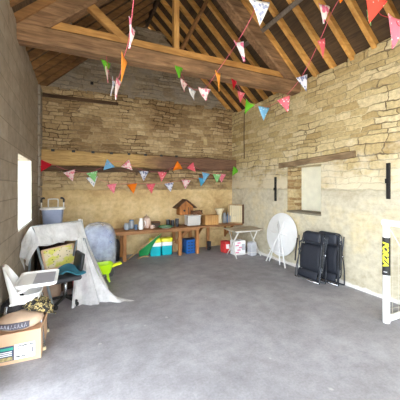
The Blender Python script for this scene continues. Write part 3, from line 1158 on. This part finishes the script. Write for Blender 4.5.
lathe_thing('glass_jar', 'squat clear glass jar at the left end of the workbench', 'jar', 127, 6.72, [(.05, 0), (.075, .02), (.08, .1), (.06, .14)], MAT_JAR, [('lid', [(.062, .141), (.062, .165)], MAT_JARGREY)], 'jars on the workbench')
lathe_thing('glass_jar', 'taller clear glass jar second along the workbench', 'jar', 131.5, 6.86, [(.05, 0), (.07, .02), (.07, .16), (.05, .2)], MAT_JAR, [('lid', [(.055, .201), (.055, .225)], MAT_JARBLUE)], 'jars on the workbench')
lathe_thing('drinking_glass', 'small blue grey tumbler beside the glass jars', 'glass', 136, 6.70, [(.035, 0), (.045, .12), (.042, .12), (.033, .01)], MAT_JARBLUE)
t = lathe_thing('milk_jug', 'tall white jug on the workbench', 'jug', 141, 6.68, [(.05, 0), (.062, .03), (.058, .16), (.038, .22), (.045, .27)], MAT_WHITE)
MB().tube(spline([(.05, 0, .20), (.10, 0, .19), (.11, 0, .11), (.058, 0, .05)]), .009, 8).build('handle', MAT_WHITE, t, True)
t = lathe_thing('lidded_pot', 'large pale pink pot with a domed lid on the workbench', 'pot', 146.5, 6.84, [(.06, 0), (.095, .06), (.10, .18), (.075, .25)], MAT_PINKCREAM, [('lid', [(.078, .251), (.06, .29), (.02, .31), (.012, .315)], MAT_BEIGE), ('knob', [(.012, .316), (.02, .33), (.012, .345)], MAT_BEIGE)])
t = lathe_thing('mug', 'small pink mug in front of the dark box on the workbench', 'mug', 152, 6.68, [(.03, 0), (.042, .01), (.042, .09), (.038, .09)], MAT_PINKCREAM)
MB().tube(spline([(.04, 0, .075), (.068, 0, .07), (.068, 0, .03), (.04, 0, .02)]), .006, 6).build('handle', MAT_PINKCREAM, t, True)
t = thing('tool_box', 'dark brown box in the middle of the workbench', 'box', (bx(157), 6.84, BZ))
MB().box((0, 0, .06), (.2, .14, .12), None, .008).build('body', MAT_DARKWOOD, t)
MB().box((0, 0, .135), (.205, .145, .03), None, .006).build('lid', MAT_TWIG, t)
t = thing('serving_tray', 'green rimmed white tray lying on the workbench', 'tray', (bx(165.5, 6.66), 6.66, BZ))
MB().lathe([(.10, 0), (.155, .018), (.165, .035)], (0, 0, 0), 28).build('tray', MAT_WHITE, t, 'auto')
MB().tube([(.168*math.cos(a*PI/16), .168*math.sin(a*PI/16), .04) for a in range(32)], .012, 6, True).build('rim', MAT_GREEN, t, True, 'green rim')
for px, Y, h, lab in ((168, 6.9, .17, 'dark tin can behind the green rimmed tray'), (172.5, 6.80, .16, 'dark tin can second from the green rimmed tray'), (177, 6.74, .2, 'dark tin can next to the clear plastic tub')):
    lathe_thing('tin_can', lab, 'tin', px, Y, [(.048, 0), (.05, .005), (.05, h), (.047, h+.004)], MAT_TIN, [('lid', [(.046, h+.005), (.046, h+.012)], MAT_JARGREY)], 'dark tins on the workbench')

# clear tub with things in it
t = thing('plastic_tub', 'clear plastic storage tub on the workbench below the bird house', 'tub', (bx(192.5, 6.70), 6.70, BZ))
m = MB()
m.box((0, 0, .145), (.37, .26, .25), None, .02)
m.build('body', MAT_TUB, t)
MB().box((0, 0, .28), (.39, .28, .02), None, .008).build('lid', MAT_WHITE, t)
MB().box((-.05, 0, .12), (.2, .18, .16), None, .02).build('contents', MAT_PINKCREAM, t)

t = thing('twig_wreath', 'brown twig wreath lying on the clear tub lid', 'wreath', (bx(197, 6.72), 6.72, BZ+.29))
rnd = random.Random(3)
for k in range(5):
    pts = [((.14+.02*rnd.uniform(-1, 1))*math.cos(a*PI/10), (.105+.02*rnd.uniform(-1, 1))*math.sin(a*PI/10), .03+.018*k+.02*rnd.uniform(-1, 1)) for a in range(20)]
    MB().tube(pts, .014, 6, True).build('twig_ring', MAT_TWIG, t, True)

t = thing('slatted_crate', 'pale slatted wooden crate at the right end of the workbench', 'crate', (bx(210.5, 6.72), 6.72+.03, BZ))
for s in (-1, 1):
    m = MB()
    for k in range(6):
        m.box((-.17+.068*k, s*.125, .135), (.062, .012, .26), None, .003)
    m.build('slatted_side', MAT_CRATE, t)
    MB().box((s*.20, 0, .135), (.014, .236, .26), None, .003).build('end_panel', MAT_CRATE, t)
MB().box((0, 0, .011), (.38, .235, .02)).build('base', MAT_CRATE, t)
lathe_thing('flared_vase', 'tall cream vase with a flared rim behind the crate', 'vase', 219.5, 6.94, [(.075, 0), (.08, .02), (.07, .2), (.085, .3), (.14, .40), (.135, .42)], MAT_CREAM)
lathe_thing('storage_jar', 'grey glazed jar beside the cream vase on the shelf', 'jar', 224.5, 6.88, [(.05, 0), (.06, .02), (.06, .2), (.045, .26)], MAT_JARGREY, [('lid', [(.045, .261), (.05, .28), (.01, .30)], MAT_JARGREY)], 'jars on the corner shelf')
lathe_thing('storage_jar', 'fat blue grey jar in the middle of the shelf', 'jar', 229.5, 6.86, [(.07, 0), (.09, .03), (.09, .2), (.06, .26)], MAT_JARBLUE, [('lid', [(.062, .261), (.062, .30)], MAT_JARGREY)], 'jars on the corner shelf')
lathe_thing('storage_jar', 'small white jar next to the framed slatted panel', 'jar', 234.5, 6.84, [(.055, 0), (.065, .02), (.065, .15), (.05, .18)], MAT_WHITE, [('lid', [(.05, .181), (.05, .205)], MAT_JARBLUE)], 'jars on the corner shelf')
t = thing('slat_screen', 'brown framed panel of cream slats standing in the corner on the shelf', 'panel', (4.20, 6.66, BZ), -.85)
MB().box((-.205, 0, .27), (.03, .06, .54), None, .004).build('frame', MAT_PALEWOOD, t)
MB().box((.205, 0, .27), (.03, .10, .54), None, .004).build('frame', MAT_HUTROOF, t)
MB().box((0, 0, .525), (.38, .06, .03), None, .004).build('frame', MAT_PALEWOOD, t)
MB().box((0, 0, .015), (.38, .06, .03), None, .004).build('frame', MAT_PALEWOOD, t)
m = MB()
for k in range(7):
    m.box((-.162+.054*k, 0, .27), (.044, .02, .48), None, .003)
m.build('slats', MAT_CREAM, t)

# bird house on the back wall
X0 = bx(184.5, 7.02)
t = thing('bird_house', 'brown wooden bird house with a pitched roof fixed to the back wall', 'bird house', (X0, 6.995, .99))
MB().box((0, 0, .11), (.40, .24, .22), None, .005).build('body', MAT_HUT, t)
MB().prism([(-.2, -.11, .221), (.2, -.11, .221), (0, -.11, .38)], (0, .22, 0)).build('gable_panel', MAT_HUT, t)
for s in (-1, 1):
    MB().beam((s*.30, -.0, .185), (0, -.0, .415), .34, .022, .003, up=(0, 0, 1)).build('roof_panel', MAT_HUTROOF, t)
o = MB().lathe([(.03, 0), (.03, .01)], (0, 0, 0), 14).build('entrance_hole', MAT_BLACK, t)
o.rotation_euler = (PI/2, 0, 0)
o.location = (-.06, -.119, .12)
for x in (.06, .13):
    MB().box((x, -.128, .11), (.02, .016, .2)).build('post', MAT_HUTROOF, t)

# ------------------------------------------------------------------ under the bench
CZ = []
for px, lab in ((155.5, 'teal cool box with a yellow lid, beside the green canvas'), (166.8, 'teal cool box with a yellow lid, nearer the blue crate')):
    t = thing('cool_box', lab, 'cool box', (bx(px, 6.80), 6.84, 0), -.12, 'teal cool boxes under the workbench')
    m = MB()
    rings = []
    for z, s in ((0, .90), (.02, .94), (.24, 1.0)):
        rings.append([m.bm.verts.new((x*s, y*s, z)) for x, y in rrect(.275, .23, .03, 4)])
    m.loft(rings)
    m.build('body', MAT_TEAL, t, 'auto')
    m = MB()
    rings = [[m.bm.verts.new((x, y, z)) for x, y in rrect(.285, .24, .03, 4)] for z in (.241, .335)]
    m.loft(rings)
    m.build('collar', MAT_WHITE, t, 'auto')
    m = MB()
    rings = [[m.bm.verts.new((x*s, y*s, z)) for x, y in rrect(.28, .235, .03, 4)] for z, s in ((.336, 1), (.40, 1), (.425, .9))]
    m.loft(rings)
    m.build('lid', MAT_YEL, t, 'auto')
    MB().tube(spline([(-.15, 0, .30), (-.15, -.07, .40), (-.08, -.10, .44), (.08, -.10, .44), (.15, -.07, .40), (.15, 0, .30)]), .008, 6).build('handle', MAT_YEL, t, True)
t = thing('blue_crate', 'bright blue plastic crate on the floor under the workbench', 'crate', (bx(190, 6.74), 6.76, 0), .05)
m = MB()
for s in (-1, 1):
    m.box((s*.15, 0, .18), (.02, .28, .36), None, .004)
    m.box((0, s*.13, .18), (.28, .02, .36), None, .004)
m.box((0, 0, .012), (.28, .24, .02))
m.build('body', MAT_BLUE, t)
m = MB()
for k in range(3):
    for j in range(4):
        m.box((-.09+.09*k, -.1415, .06+.075*j), (.06, .004, .03))
m.build('vent', MAT_DKBLUE, t)
MB().box((0, 0, .35), (.275, .235, .02), None, .004).build('lid', MAT_DKBLUE, t)

# green canvas on a pale pole
t = thing('canvas_windbreak', 'green canvas on a long pale pole lying tilted under the workbench', 'windbreak', (1.55, 6.74, 0))
p0 = Vector((-.43, -.16, .02))
p1 = Vector((.50, -.06, .64))
MB().tube([p0, (p0+p1)/2+Vector((0, 0, -.01)), p1], .016, 8).build('pole', MAT_PALEWOOD, t, True)


def canvas(u, v):
    a = p0.lerp(p1, .32+.66*u)
    low = Vector((-.10+.42*u**1.5, -.02+.08*math.sin(u*9), .02+.28*u*u*u))
    return a.lerp(low, v)+Vector((0, .035*math.sin(u*14+v*2)*v, -.0))


MB().grid(canvas, 16, 8).build('canvas', MAT_GREEN, t, True, solid=.01)
MB().tube([(-.16, -.09, .012), (.0, -.06, .04), (.12, -.05, .012)], .014, 6).build('hem_pole', MAT_PALEWOOD, t, True)
# planks leaning under the bench
for px, lab, mt, ty_ in ((174, 'broad pale plank leaning against the wall under the workbench', MAT_PALEWOOD, .14), (207, 'narrow brown plank leaning under the end of the workbench', MAT_BENCHLEG, .09)):
    o = MB().beam((bx(px, 6.95), 6.90, .0+.01), (bx(px+2, 7.05), 7.10, .60), ty_, .025, .003, up=(0, -1, 0)).build('wooden_plank', mt)
    tag(o, lab, 'plank', 'planks under the workbench')
t = thing('rubber_boot', 'dark boot standing on the floor below the shelf', 'boot', (bx(209, 6.80), 6.80, 0), -.5)
MB().lathe([(.05, .02), (.055, .1), (.06, .22), (.058, .22), (.05, .12)], (0, .03, 0), 14).build('shaft', MAT_DARKCLOTH, t, True)
MB().box((0, -.05, .05), (.10, .20, .08), None, .035).build('foot', MAT_DARKCLOTH, t, True)

# ------------------------------------------------------------------ black bag behind the bundle
t = thing('black_sack', 'black sack standing under the left end of the workbench beside the blue bundle', 'sack', (.86, 6.72, 0))


def blob(rx, ry, h, n1, amp, seed, power=.5, zmin=0.0, flat=.25):
    def f(u, v):
        a = 2*PI*u
        z = v
        r = (1-abs(2*z-1)**3.2)**power if 0 < z < 1 else 0
        if z < .3:
            r = max(r, .86)*(1 if z > 0 else .9)
        nv = noise.noise(Vector((math.cos(a)*n1+seed, math.sin(a)*n1, z*n1*1.3)))
        k = 1+amp*nv+amp*.5*noise.noise(Vector((math.cos(a)*n1*3+seed, math.sin(a)*n1*3, z*n1*3)))
        ca, sa = math.cos(a), math.sin(a)
        sq = 1/max(abs(ca), abs(sa))**.45
        return Vector((ca*rx*r*k*sq, sa*ry*r*k*sq, z*h))
    return f


m = MB().grid(blob(.12, .13, .54, 1.6, .14, 2), 22, 14)
bmesh.ops.remove_doubles(m.bm, verts=m.bm.verts, dist=1e-4)
m.build('sack_body', MAT_BLACK, t, True)
MB().lathe([(.02, .0), (.05, .07), (.03, .075)], (0, 0, .52), 10).build('tied_neck', MAT_BLACK, t, True)

# plastic wrapped bundle
t = thing('wrapped_bundle', 'bulky blue bundle under clear plastic behind the draped frame', 'bundle', (.43, 5.78, 0))
m = MB().grid(blob(.33, .31, 1.06, 2.2, .10, 9, .42), 44, 26)
bmesh.ops.remove_doubles(m.bm, verts=m.bm.verts, dist=1e-4)
m.build('plastic_cover', MAT_WRAP, t, True)
m = MB().grid(blob(.29, .27, .62, 2.0, .10, 5), 26, 14)
bmesh.ops.remove_doubles(m.bm, verts=m.bm.verts, dist=1e-4)
for v in m.bm.verts:
    v.co.z += .36
m.build('quilt', M('blue_grey_quilt', (120, 138, 178), .8, var=.2), t, True, 'folded blue grey quilt')
MB().box((0, -.02, .13), (.5, .46, .25), None, .03).build('box', MAT_GREYCLOTH, t)
MB().box((-.1, -.235, .28), (.26, .09, .07), None, .02).build('toy', MAT_PINK, t)
MB().box((.12, -.235, .285), (.12, .09, .07), None, .02).build('toy', MAT_RED, t)

# lime toy wheelbarrow
p = X_at(104, 5.25)
t = thing('toy_wheelbarrow', 'lime green plastic toy barrow with a yellow handle on the floor', 'toy', (p, 5.3, 0), .1)
m = MB()
rings = []
for z, s in ((.16, .62), (.18, .70), (.34, 1.0), (.34, .95), (.19, .64)):
    rings.append([m.bm.verts.new((x*s, y*s, z)) for x, y in rrect(.32, .26, .07, 4)])
m.loft(rings)
m.build('tub', MAT_LIME, t, 'auto')
for s in (-1, 1):
    MB().beam((.12, s*.05, .27), (.32, s*.03, .31), .03, .03, .005).build('handle', MAT_LIMEY, t)
    MB().beam((.06, s*.06, .165), (.09, s*.06, .0), .025, .025).build('leg', MAT_LIME, t)
o = MB().lathe([(.02, -.025), (.075, -.025), (.08, 0), (.075, .025), (.02, .025)], (0, 0, 0), 18).build('wheel', MAT_GREEN, t, 'auto')
o.rotation_euler = (PI/2, 0, 0)
o.location = (-.12, 0, .08)

# ------------------------------------------------------------------ A-frame draped in plastic sheet
A = Vector((-.56, 4.60, 1.16))
B = Vector((.09, 5.02, 1.17))
t = thing('trestle_frame', 'grey metal A shaped frame standing under the plastic sheet', 'frame', (-.18, 4.82, 0))
O = Vector((-.18, 4.82, 0))
MB().tube([A-O, B-O], .022, 10).build('top_bar', MAT_ALU, t, True)
AL = [(A, Vector((-.27, 4.36, .0))), (A, Vector((-.67, 4.95, .0))), (B, Vector((.29, 4.78, .0))), (B, Vector((-.13, 5.33, .0)))]
for a, b in AL:
    MB().tube([a-O, b-O], .018, 8).build('leg', MAT_ALU, t, True)
for i, j in ((0, 1), (2, 3)):
    q0 = AL[i][0].lerp(AL[i][1], .6)-O
    q1 = AL[j][0].lerp(AL[j][1], .6)-O
    MB().tube([q0, q1], .012, 8).build('spreader', MAT_ALU, t, True)

# the sheet
s = MB()
ax = (B-A)
nf = Vector((.60, -.80, 0))    # towards the room


def roof_sheet(u, v):
    q = A.lerp(B, u*1.02-.03)
    # v: 0 back hem, .42 ridge, 1 front hem
    w_ = (v-.4)/.6 if v > .4 else (v-.4)/.4
    if w_ >= 0:
        d = ax*(-.16*w_*max(0, u-.5))+nf*(.20*w_+.03)+Vector((0, 0, -.27*w_**1.1+.03))
    else:
        d = nf*(.42*w_)+Vector((0, 0, .42*w_*1.0+.03))
    wr = .020*math.sin(u*23+w_*4)*abs(w_)+.016*math.sin(u*9+2)
    q = q+d+nf*wr+Vector((0, 0, .012*math.sin(u*17)*abs(w_)))
    q.x = max(q.x, -.70)
    return q


s.grid(roof_sheet, 36, 14)


def left_drape(u, v):
    # hangs over the left end
    base0 = A+ax*(-.03)
    w_ = (u-.4)/.6 if u > .4 else (u-.4)/.4
    top = base0+(nf*(.23*w_)+Vector((0, 0, -.23*abs(w_)**1.1+.03)) if w_ >= 0 else nf*(.42*w_)+Vector((0, 0, .42*w_+.03)))
    dn = Vector((-.10*v, -.02*v, -.42*v*(1-.3*abs(w_))))
    q = top+dn+ax*(-.06*math.sin(v*2.2)+.03*math.sin(u*12)*v)
    q.x = max(q.x, -.70+.01*math.sin(v*9+u*5))
    return q


s.grid(left_drape, 14, 12)
L0, L1, L2 = Vector((-.07, 4.36, .012)), Vector((.52, 4.30, .012)), Vector((.86, 4.14, .012))


def curtain(u, v):
    top = Vector((.05+.06*u, 4.98+.06*u, 1.20))
    bot = L0.lerp(L1, u/.75) if u < .75 else L1.lerp(L2, (u-.75)/.25)
    h = v**1.55
    p = top.lerp(bot, h)
    zz = 1.20*(1-v**.92)
    p.z = zz+.012
    fold = .055*math.sin(u*PI*5.2+v*1.3)*v*(1-.2*v)+.02*math.sin(u*41+v*7)*v
    p += Vector((.45, -.9, 0))*fold
    if u > .75:
        k = (u-.75)/.25
        p.z = .012+(zz)*(1-k)**1.8*(1-.0*v)
        p.z = max(p.z, .012)+.02*k*(1-k)*abs(math.sin(v*9))
    return p


s.grid(curtain, 44, 30)


def back_drape(u, v):
    top = Vector((.10+.02*u, 5.03+.04*u, 1.20))
    bot = Vector((.52, 4.31, .02)).lerp(Vector((.40, 5.25, .25)), u)
    h = v**1.4
    p = top.lerp(bot, h)
    p.z = 1.2+(bot.z-1.2)*v**.95
    return p+Vector((.9, .2, 0))*(.03*math.sin(u*14+v*2)*v)


s.grid(back_drape, 20, 20)
o = s.build('plastic_sheet', MAT_SHEET, None, True)
tag(o, 'milky plastic dust sheet draped over the frame and trailing on the floor', 'plastic sheet')

# ------------------------------------------------------------------ things under the frame
t = thing('storage_chest', 'dark wooden trunk under the plastic draped frame', 'trunk', (-.18, 5.24, 0), .55)
MB().box((0, 0, .17), (.42, .28, .32), None, .01).build('body', MAT_DARKWOOD, t)
MB().box((0, 0, .355), (.44, .30, .045), None, .01).build('lid', MAT_DARKCLOTH, t)
t = thing('game_box', 'cream game box with a spotted green print propped under the frame', 'box', (-.20, 5.10, .40), 0, rot=(-.35, -.12, .25))
MB().box((0, 0, .18), (.50, .05, .36), None, .006).build('box', MAT_CARD, t)
MB().box((0, -.0265, .185), (.44, .003, .30)).build('printed_cover', MAT_GAME, t, False, 'cream cover with green pattern and dark spots')
t = thing('red_tub', 'red plastic tub on the floor under the frame', 'tub', (.10, 5.0, 0))
m = MB()
m.lathe([(.12, 0), (.15, .26), (.165, .28), (.16, .30), (.14, .29)], (0, 0, 0), 24)
m.build('body', MAT_RED, t, 'auto')
MB().tube(spline([(-.16, 0, .27), (-.1, -.06, .36), (.1, -.06, .36), (.16, 0, .27)]), .007, 6).build('handle', MAT_WHITE, t, True)
t = thing('leather_bag', 'rounded beige bag on the floor under the frame', 'bag', (-.36, 4.78, 0), .6)
MB().box((0, 0, .16), (.34, .20, .30), None, .08).build('body', MAT_BEIGE, t, True)
MB().tube(spline([(-.1, 0, .30), (-.07, 0, .38), (.07, 0, .38), (.1, 0, .30)]), .01, 6).build('handle', MAT_DARKCLOTH, t, True)

# office chair
t = thing('office_chair', 'small black swivel chair half under the plastic draped frame', 'chair', (-.13, 4.56, 0), -1.3)
MB().box((0, 0, .40), (.38, .38, .07), None, .03).build('seat', MAT_GREYCLOTH, t, True)
MB().box((.02, .19, .62), (.34, .06, .26), Matrix.Rotation(-.15, 4, 'X'), .025).build('backrest', MAT_BLACK, t, True)
MB().beam((0, .15, .36), (0, .20, .56), .05, .02).build('back_bar', MAT_BLACK, t)
MB().tube([(0, 0, .09), (0, 0, .36)], .025, 12).build('gas_stem', MAT_CHROME, t, True, 'bright gas stem')
for k in range(5):
    a = 2*PI*k/5+.45
    e = Vector((math.cos(a)*.23, math.sin(a)*.23, .075))
    o = MB().beam((0, 0, .11), e, .045, .03, .006).build('base_arm', MAT_BLACK, t)
    c = MB().lathe([(.01, -.018), (.03, -.018), (.034, 0), (.03, .018), (.01, .018)], (0, 0, 0), 14).build('castor', MAT_GREYTRAY if k == 3 else MAT_BLACK, o, 'auto')
    c.location = (e.x, e.y, .034)
    c.rotation_euler = (PI/2, 0, a)
o = MB()


def cloth1(u, v):
    return Vector(((u-.5)*.36, (v-.5)*.40, .03+.05*math.sin(u*5+1)*math.cos(v*4)-.10*max(0, abs(u-.5)-.3)))


o.grid(cloth1, 14, 14)
o = o.build('folded_jacket', MAT_TEALCLOTH, None, True, solid=.02)
o.location = (-.10, 4.53, .475)
o.rotation_euler = (0, 0, .5)
tag(o, 'teal folded cloth lying on the swivel chair seat', 'cloth')

# cupboard behind the sheet with the bin on top
t = thing('cupboard', 'dark wooden cupboard standing in the corner behind the plastic sheet', 'cupboard', (-.42, 6.35, 0))
MB().box((0, 0, .46), (.52, .5, .92), None, .008).build('carcass', MAT_DARKWOOD, t)
MB().box((0, 0, .945), (.56, .54, .04), None, .006).build('top', MAT_DARKWOOD, t)
for s_ in (-1, 1):
    o = MB().box((s_*.125, -.258, .46), (.235, .014, .84), None, .003).build('door', MAT_DARKWOOD, t)
    MB().lathe([(.012, 0), (.015, .02)], (0, 0, 0), 10).build('knob', MAT_CHROME, o)
    o.children[0].rotation_euler = (PI/2, 0, 0)
    o.children[0].location = (s_*.03, -.266, .5)
t = thing('plastic_bin', 'blue grey plastic bin with a white rim and handles on the cupboard', 'bin', (-.41, 6.33, .966), .0)
m = MB()
rings = []
for z, sc_ in ((0, .80), (.02, .84), (.34, 1.0), (.34, .94), (.04, .80)):
    rings.append([m.bm.verts.new((x*sc_, y*sc_, z)) for x, y in rrect(.40, .34, .06, 4)])
m.loft(rings)
m.build('body', MAT_BUCKET, t, 'auto')
lp = [(x, y, .345) for x, y in rrect(.42, .36, .07, 5)]
MB().tube(lp, .018, 8, True).build('rim', MAT_OFFWHITE, t, True, 'white rim')
for s_ in (-1, 1):
    MB().tube([(s_*.20, -.05, .35), (s_*.20, -.05, .50)], .013, 8).build('handle_post', MAT_OFFWHITE, t, True)
    MB().tube(spline([(s_*.20, -.05, .47), (s_*.20, -.05, .53), (s_*.17, -.05, .56), (s_*.14, -.05, .55)]), .018, 8).build('handle_grip', MAT_BLACK, t, True, 'black grip')
MB().tube(spline([(-.09, .1, .35), (-.09, .1, .5), (-.07, .1, .53), (.07, .1, .53), (.09, .1, .5), (.09, .1, .35)]), .013, 8).build('carry_loop', MAT_OFFWHITE, t, True)

# ------------------------------------------------------------------ high chair
HX, HY = -.50, 3.56
t = thing('high_chair', 'white plastic high chair with a grey tray mat beside the block wall', 'high chair', (HX, HY, 0))
m = MB()
sec = [(.30, -.02, .46, .30), (.33, 0, .50, .27)]


def shell(u, v):
    # seat bucket: u around, v from bottom to rim
    a = 2*PI*u
    x, y = math.cos(a), math.sin(a)
    k = 1/max(abs(x), abs(y))**.5
    rx, ry = .135+.03*v, .135+.025*v
    rim = .60
    if x < -.2:
        rim = .60+.30*min(1, (-.2-x)/.55)
    z = .50+(rim-.50)*v
    lean = -.045*max(0, (z-.60)/.3)
    taper = 1 if z < .64 else 1-.45*((z-.64)/.26)**2
    return Vector((x*rx*k+lean, y*ry*k*taper, z))


m.grid(shell, 40, 10)
bot = MB()
bmesh.ops.remove_doubles(m.bm, verts=m.bm.verts, dist=1e-4)
m.build('seat_shell', MAT_WHITESEAT, t, True, solid=.012)
MB().box((.0, 0, .50), (.26, .26, .02), None, .008).build('seat_base', MAT_WHITESEAT, t, True)
m = MB()
rings = []
for z, sc_, in ((.655, .9), (.665, 1.0), (.70, 1.04), (.70, 1.0), (.68, .94)):
    rings.append([m.bm.verts.new((x*sc_, y*sc_, z)) for x, y in rrect(.38, .50, .06, 5)])
m.loft(rings)
o = m.build('tray', MAT_WHITESEAT, t, 'auto')
o.location = (.13, 0, .035)
mt = MB().box((.06, 0, .683), (.20, .40, .004)).build('tray_mat', MAT_GREYTRAY, o, False, 'grey mat inset in the tray')
for sy in (-1, 1):
    MB().beam((-.06, sy*.16, .62), (.08, sy*.18, .70), .03, .03, .006).build('tray_arm', MAT_WHITESEAT, t)
for sx in (-1, 1):
    for sy in (-1, 1):
        o = MB().tube([(sx*.15, sy*.14, .50), (sx*.20, sy*.20, .02)], .014, 10).build('leg', MAT_CHROME, t, True, 'silver tube leg')
        MB().tube([(sx*.199, sy*.199, .03), (sx*.202, sy*.202, .0)], .018, 10).build('foot_cap', MAT_CREAM, o, True)

# ------------------------------------------------------------------ cardboard box at lower left
t = thing('cardboard_box', 'brown cardboard box with printed and handwritten labels in the lower left', 'box', (-.50, 3.22, 0), -.02)
bw, bd, bh_ = .41, .56, .30
bxx0, bxx1 = -.19, .185
m = MB()
th = .008
m.mm((bxx0, 0, .0), (bxx1, th, bh_)).mm((bxx0, bd-th, 0), (bxx1, bd, bh_)).mm((bxx0, th, 0), (bxx0+th, bd-th, bh_)).mm((bxx1-th, th, 0), (bxx1, bd-th, bh_)).mm((bxx0+th, th, 0), (bxx1-th, bd-th, th))
m.build('body', MAT_CARD, t)
fl = MB()
fl.prism([(bxx1, .12, bh_), (bxx1, bd, bh_), (bxx1+.035, bd, bh_+.09), (bxx1+.035, .14, bh_+.09)], (.006, 0, 0))
fl.build('flap', MAT_CARD_IN, t)
MB().mm((bxx0+th, th, bh_-.02), (bxx1-th, bd-th, bh_-.012)).build('top_flap', MAT_CARD, t)
lbl = MB().mm((bxx0+.002, -.003, .035), (-.05, 0, .18)).build('printed_label', MAT_LBL_NAVY, t, False, 'dark picture label with green and white bars')
MB().mm((bxx0+.006, -.0045, .14), (-.055, -.003, .165)).build('printed_bar', MAT_LBL_TEAL, lbl)
m = MB()
for k in range(3):
    m.mm((bxx0+.006, -.0045, .085+.017*k), (-.065, -.003, .094+.017*k))
m.build('printed_bar', MAT_LABELW, lbl)
MB().mm((bxx0+.006, -.0045, .04), (-.06, -.003, .075)).build('printed_bar', MAT_LBL_YEL, lbl)
lbl = MB().mm((-.045, -.003, .035), (.13, 0, .185)).build('address_label', MAT_LABELW, t, False, 'white label with scribbled handwriting')
m = MB()
rnd = random.Random(11)


def scrib(x0, x1, z, amp, n):
    pts = []
    for k in range(n):
        u = k/(n-1)
        pts.append((x0+(x1-x0)*u+rnd.uniform(-.003, .003), -.0045, z+amp*(1 if k % 2 else -1)*rnd.uniform(.3, 1)))
    m = MB().tube(pts, .006, 4)
    for v in m.bm.verts:
        v.co.y = -.0035+(v.co.y+.0045)*.2
    m.build('handwriting', MAT_INK, lbl)


scrib(-.012, .03, .165, .009, 9)
scrib(.035, .062, .168, .005, 6)
scrib(.07, .12, .166, .007, 9)
scrib(-.03, .0, .062, .004, 6)
scrib(.015, .05, .06, .006, 8)
scrib(-.015, .0, .145, .004, 4)
MB().box((.112, -.0035, .105), (.012, .001, .05)).build('stamp_mark', MAT_BAGBAND, lbl)

# paper sack on the box
t = thing('paper_sack', 'crumpled brown paper sack with a grey printed band on the box', 'sack', (-.515, 3.375, .29))


def sackf(u, v):
    a = 2*PI*u
    r = (math.sin(PI*v))**.45 if 0 < v < 1 else 0
    x = math.cos(a)
    z = math.sin(a)
    k = 1+.07*noise.noise(Vector((x*3, z*3, v*7)))
    return Vector(((v-.5)*.43, x*.185*r*k, .074+max(-.07, z*.08*r*k)))


m = MB().grid(sackf, 30, 22)
bmesh.ops.remove_doubles(m.bm, verts=m.bm.verts, dist=1e-4)
m.build('sack_body', MAT_PAPER, t, True)


def band(u, v):
    x = -.19+.29*u
    a = math.radians(196-44*v)
    q = sackf(a/(2*PI), x/.43+.5)
    return q+Vector((0, math.cos(a)*.006, math.sin(a)*.006))


bnd = MB().grid(band, 16, 4).build('printed_band', MAT_BAGBAND, t, True, 'grey band with worn white capitals')
m = MB()
for k in range(9):
    xx = .05+.1*k
    p = [band(xx, .25), band(xx+.035, .8), band(xx+.06, .3), band(xx+.02, .55)]
    m.tube([q+Vector((0, -.003, .001)) for q in (p if k % 2 else [p[0], p[1], p[2]])], .003, 4)
m.build('printed_capitals', MAT_GREYTRAY, bnd)


def heap(w_, d_, h_, seed, fr=7):
    def f(u, v):
        x, y = (u-.5)*2, (v-.5)*2
        e = max(0, 1-(abs(x)**2.5+abs(y)**2.5))
        z = h_*e**.5*(.75+.5*noise.noise(Vector((u*fr+seed, v*fr, 0))))
        z += .018*noise.noise(Vector((u*fr*3+seed, v*fr*3, 1)))
        return Vector((x*w_/2, y*d_/2, max(z, .004)))
    return f


o = MB().grid(heap(.30, .32, .15, 3), 34, 34).build('camouflage_jacket', MAT_CAMO, None, True, solid=.008)
o.location = (-.375, 3.47, .40)
o.rotation_euler = (-.15, .42, .3)
tag(o, 'camouflage patterned cloth heaped on the paper sack and box', 'cloth')
o = MB().grid(heap(.26, .26, .13, 9), 26, 26).build('dark_jacket', MAT_DARKCLOTH, None, True, solid=.008)
o.location = (-.585, 3.55, .43)
o.rotation_euler = (0, -.1, .8)
tag(o, 'dark brown cloth bundled beside the camouflage cloth under the high chair', 'cloth')

# ------------------------------------------------------------------ light
wd = bpy.data.worlds.new('World')
SC.world = wd
wd.use_nodes = True
nt = wd.node_tree
bg = nt.nodes['Background']
bg.inputs['Color'].default_value = (.86, .94, 1.0, 1)
bg.inputs['Strength'].default_value = 5.0
sun = bpy.data.lights.new('sun', 'SUN')
sun.energy = 7.0
sun.angle = math.radians(2)
sun.color = (1, .95, .86)
so = bpy.data.objects.new('sun', sun)
COL.objects.link(so)
so.rotation_euler = (math.radians(40), 0, math.radians(125))

vs = SC.view_settings
vs.view_transform = 'Standard'
vs.look = 'None'
vs.gamma = 1
vs.exposure = 1.15
vs.use_curve_mapping = False
SC.cycles.max_bounces = 10
SC.cycles.diffuse_bounces = 6
SC.cycles.transparent_max_bounces = 12
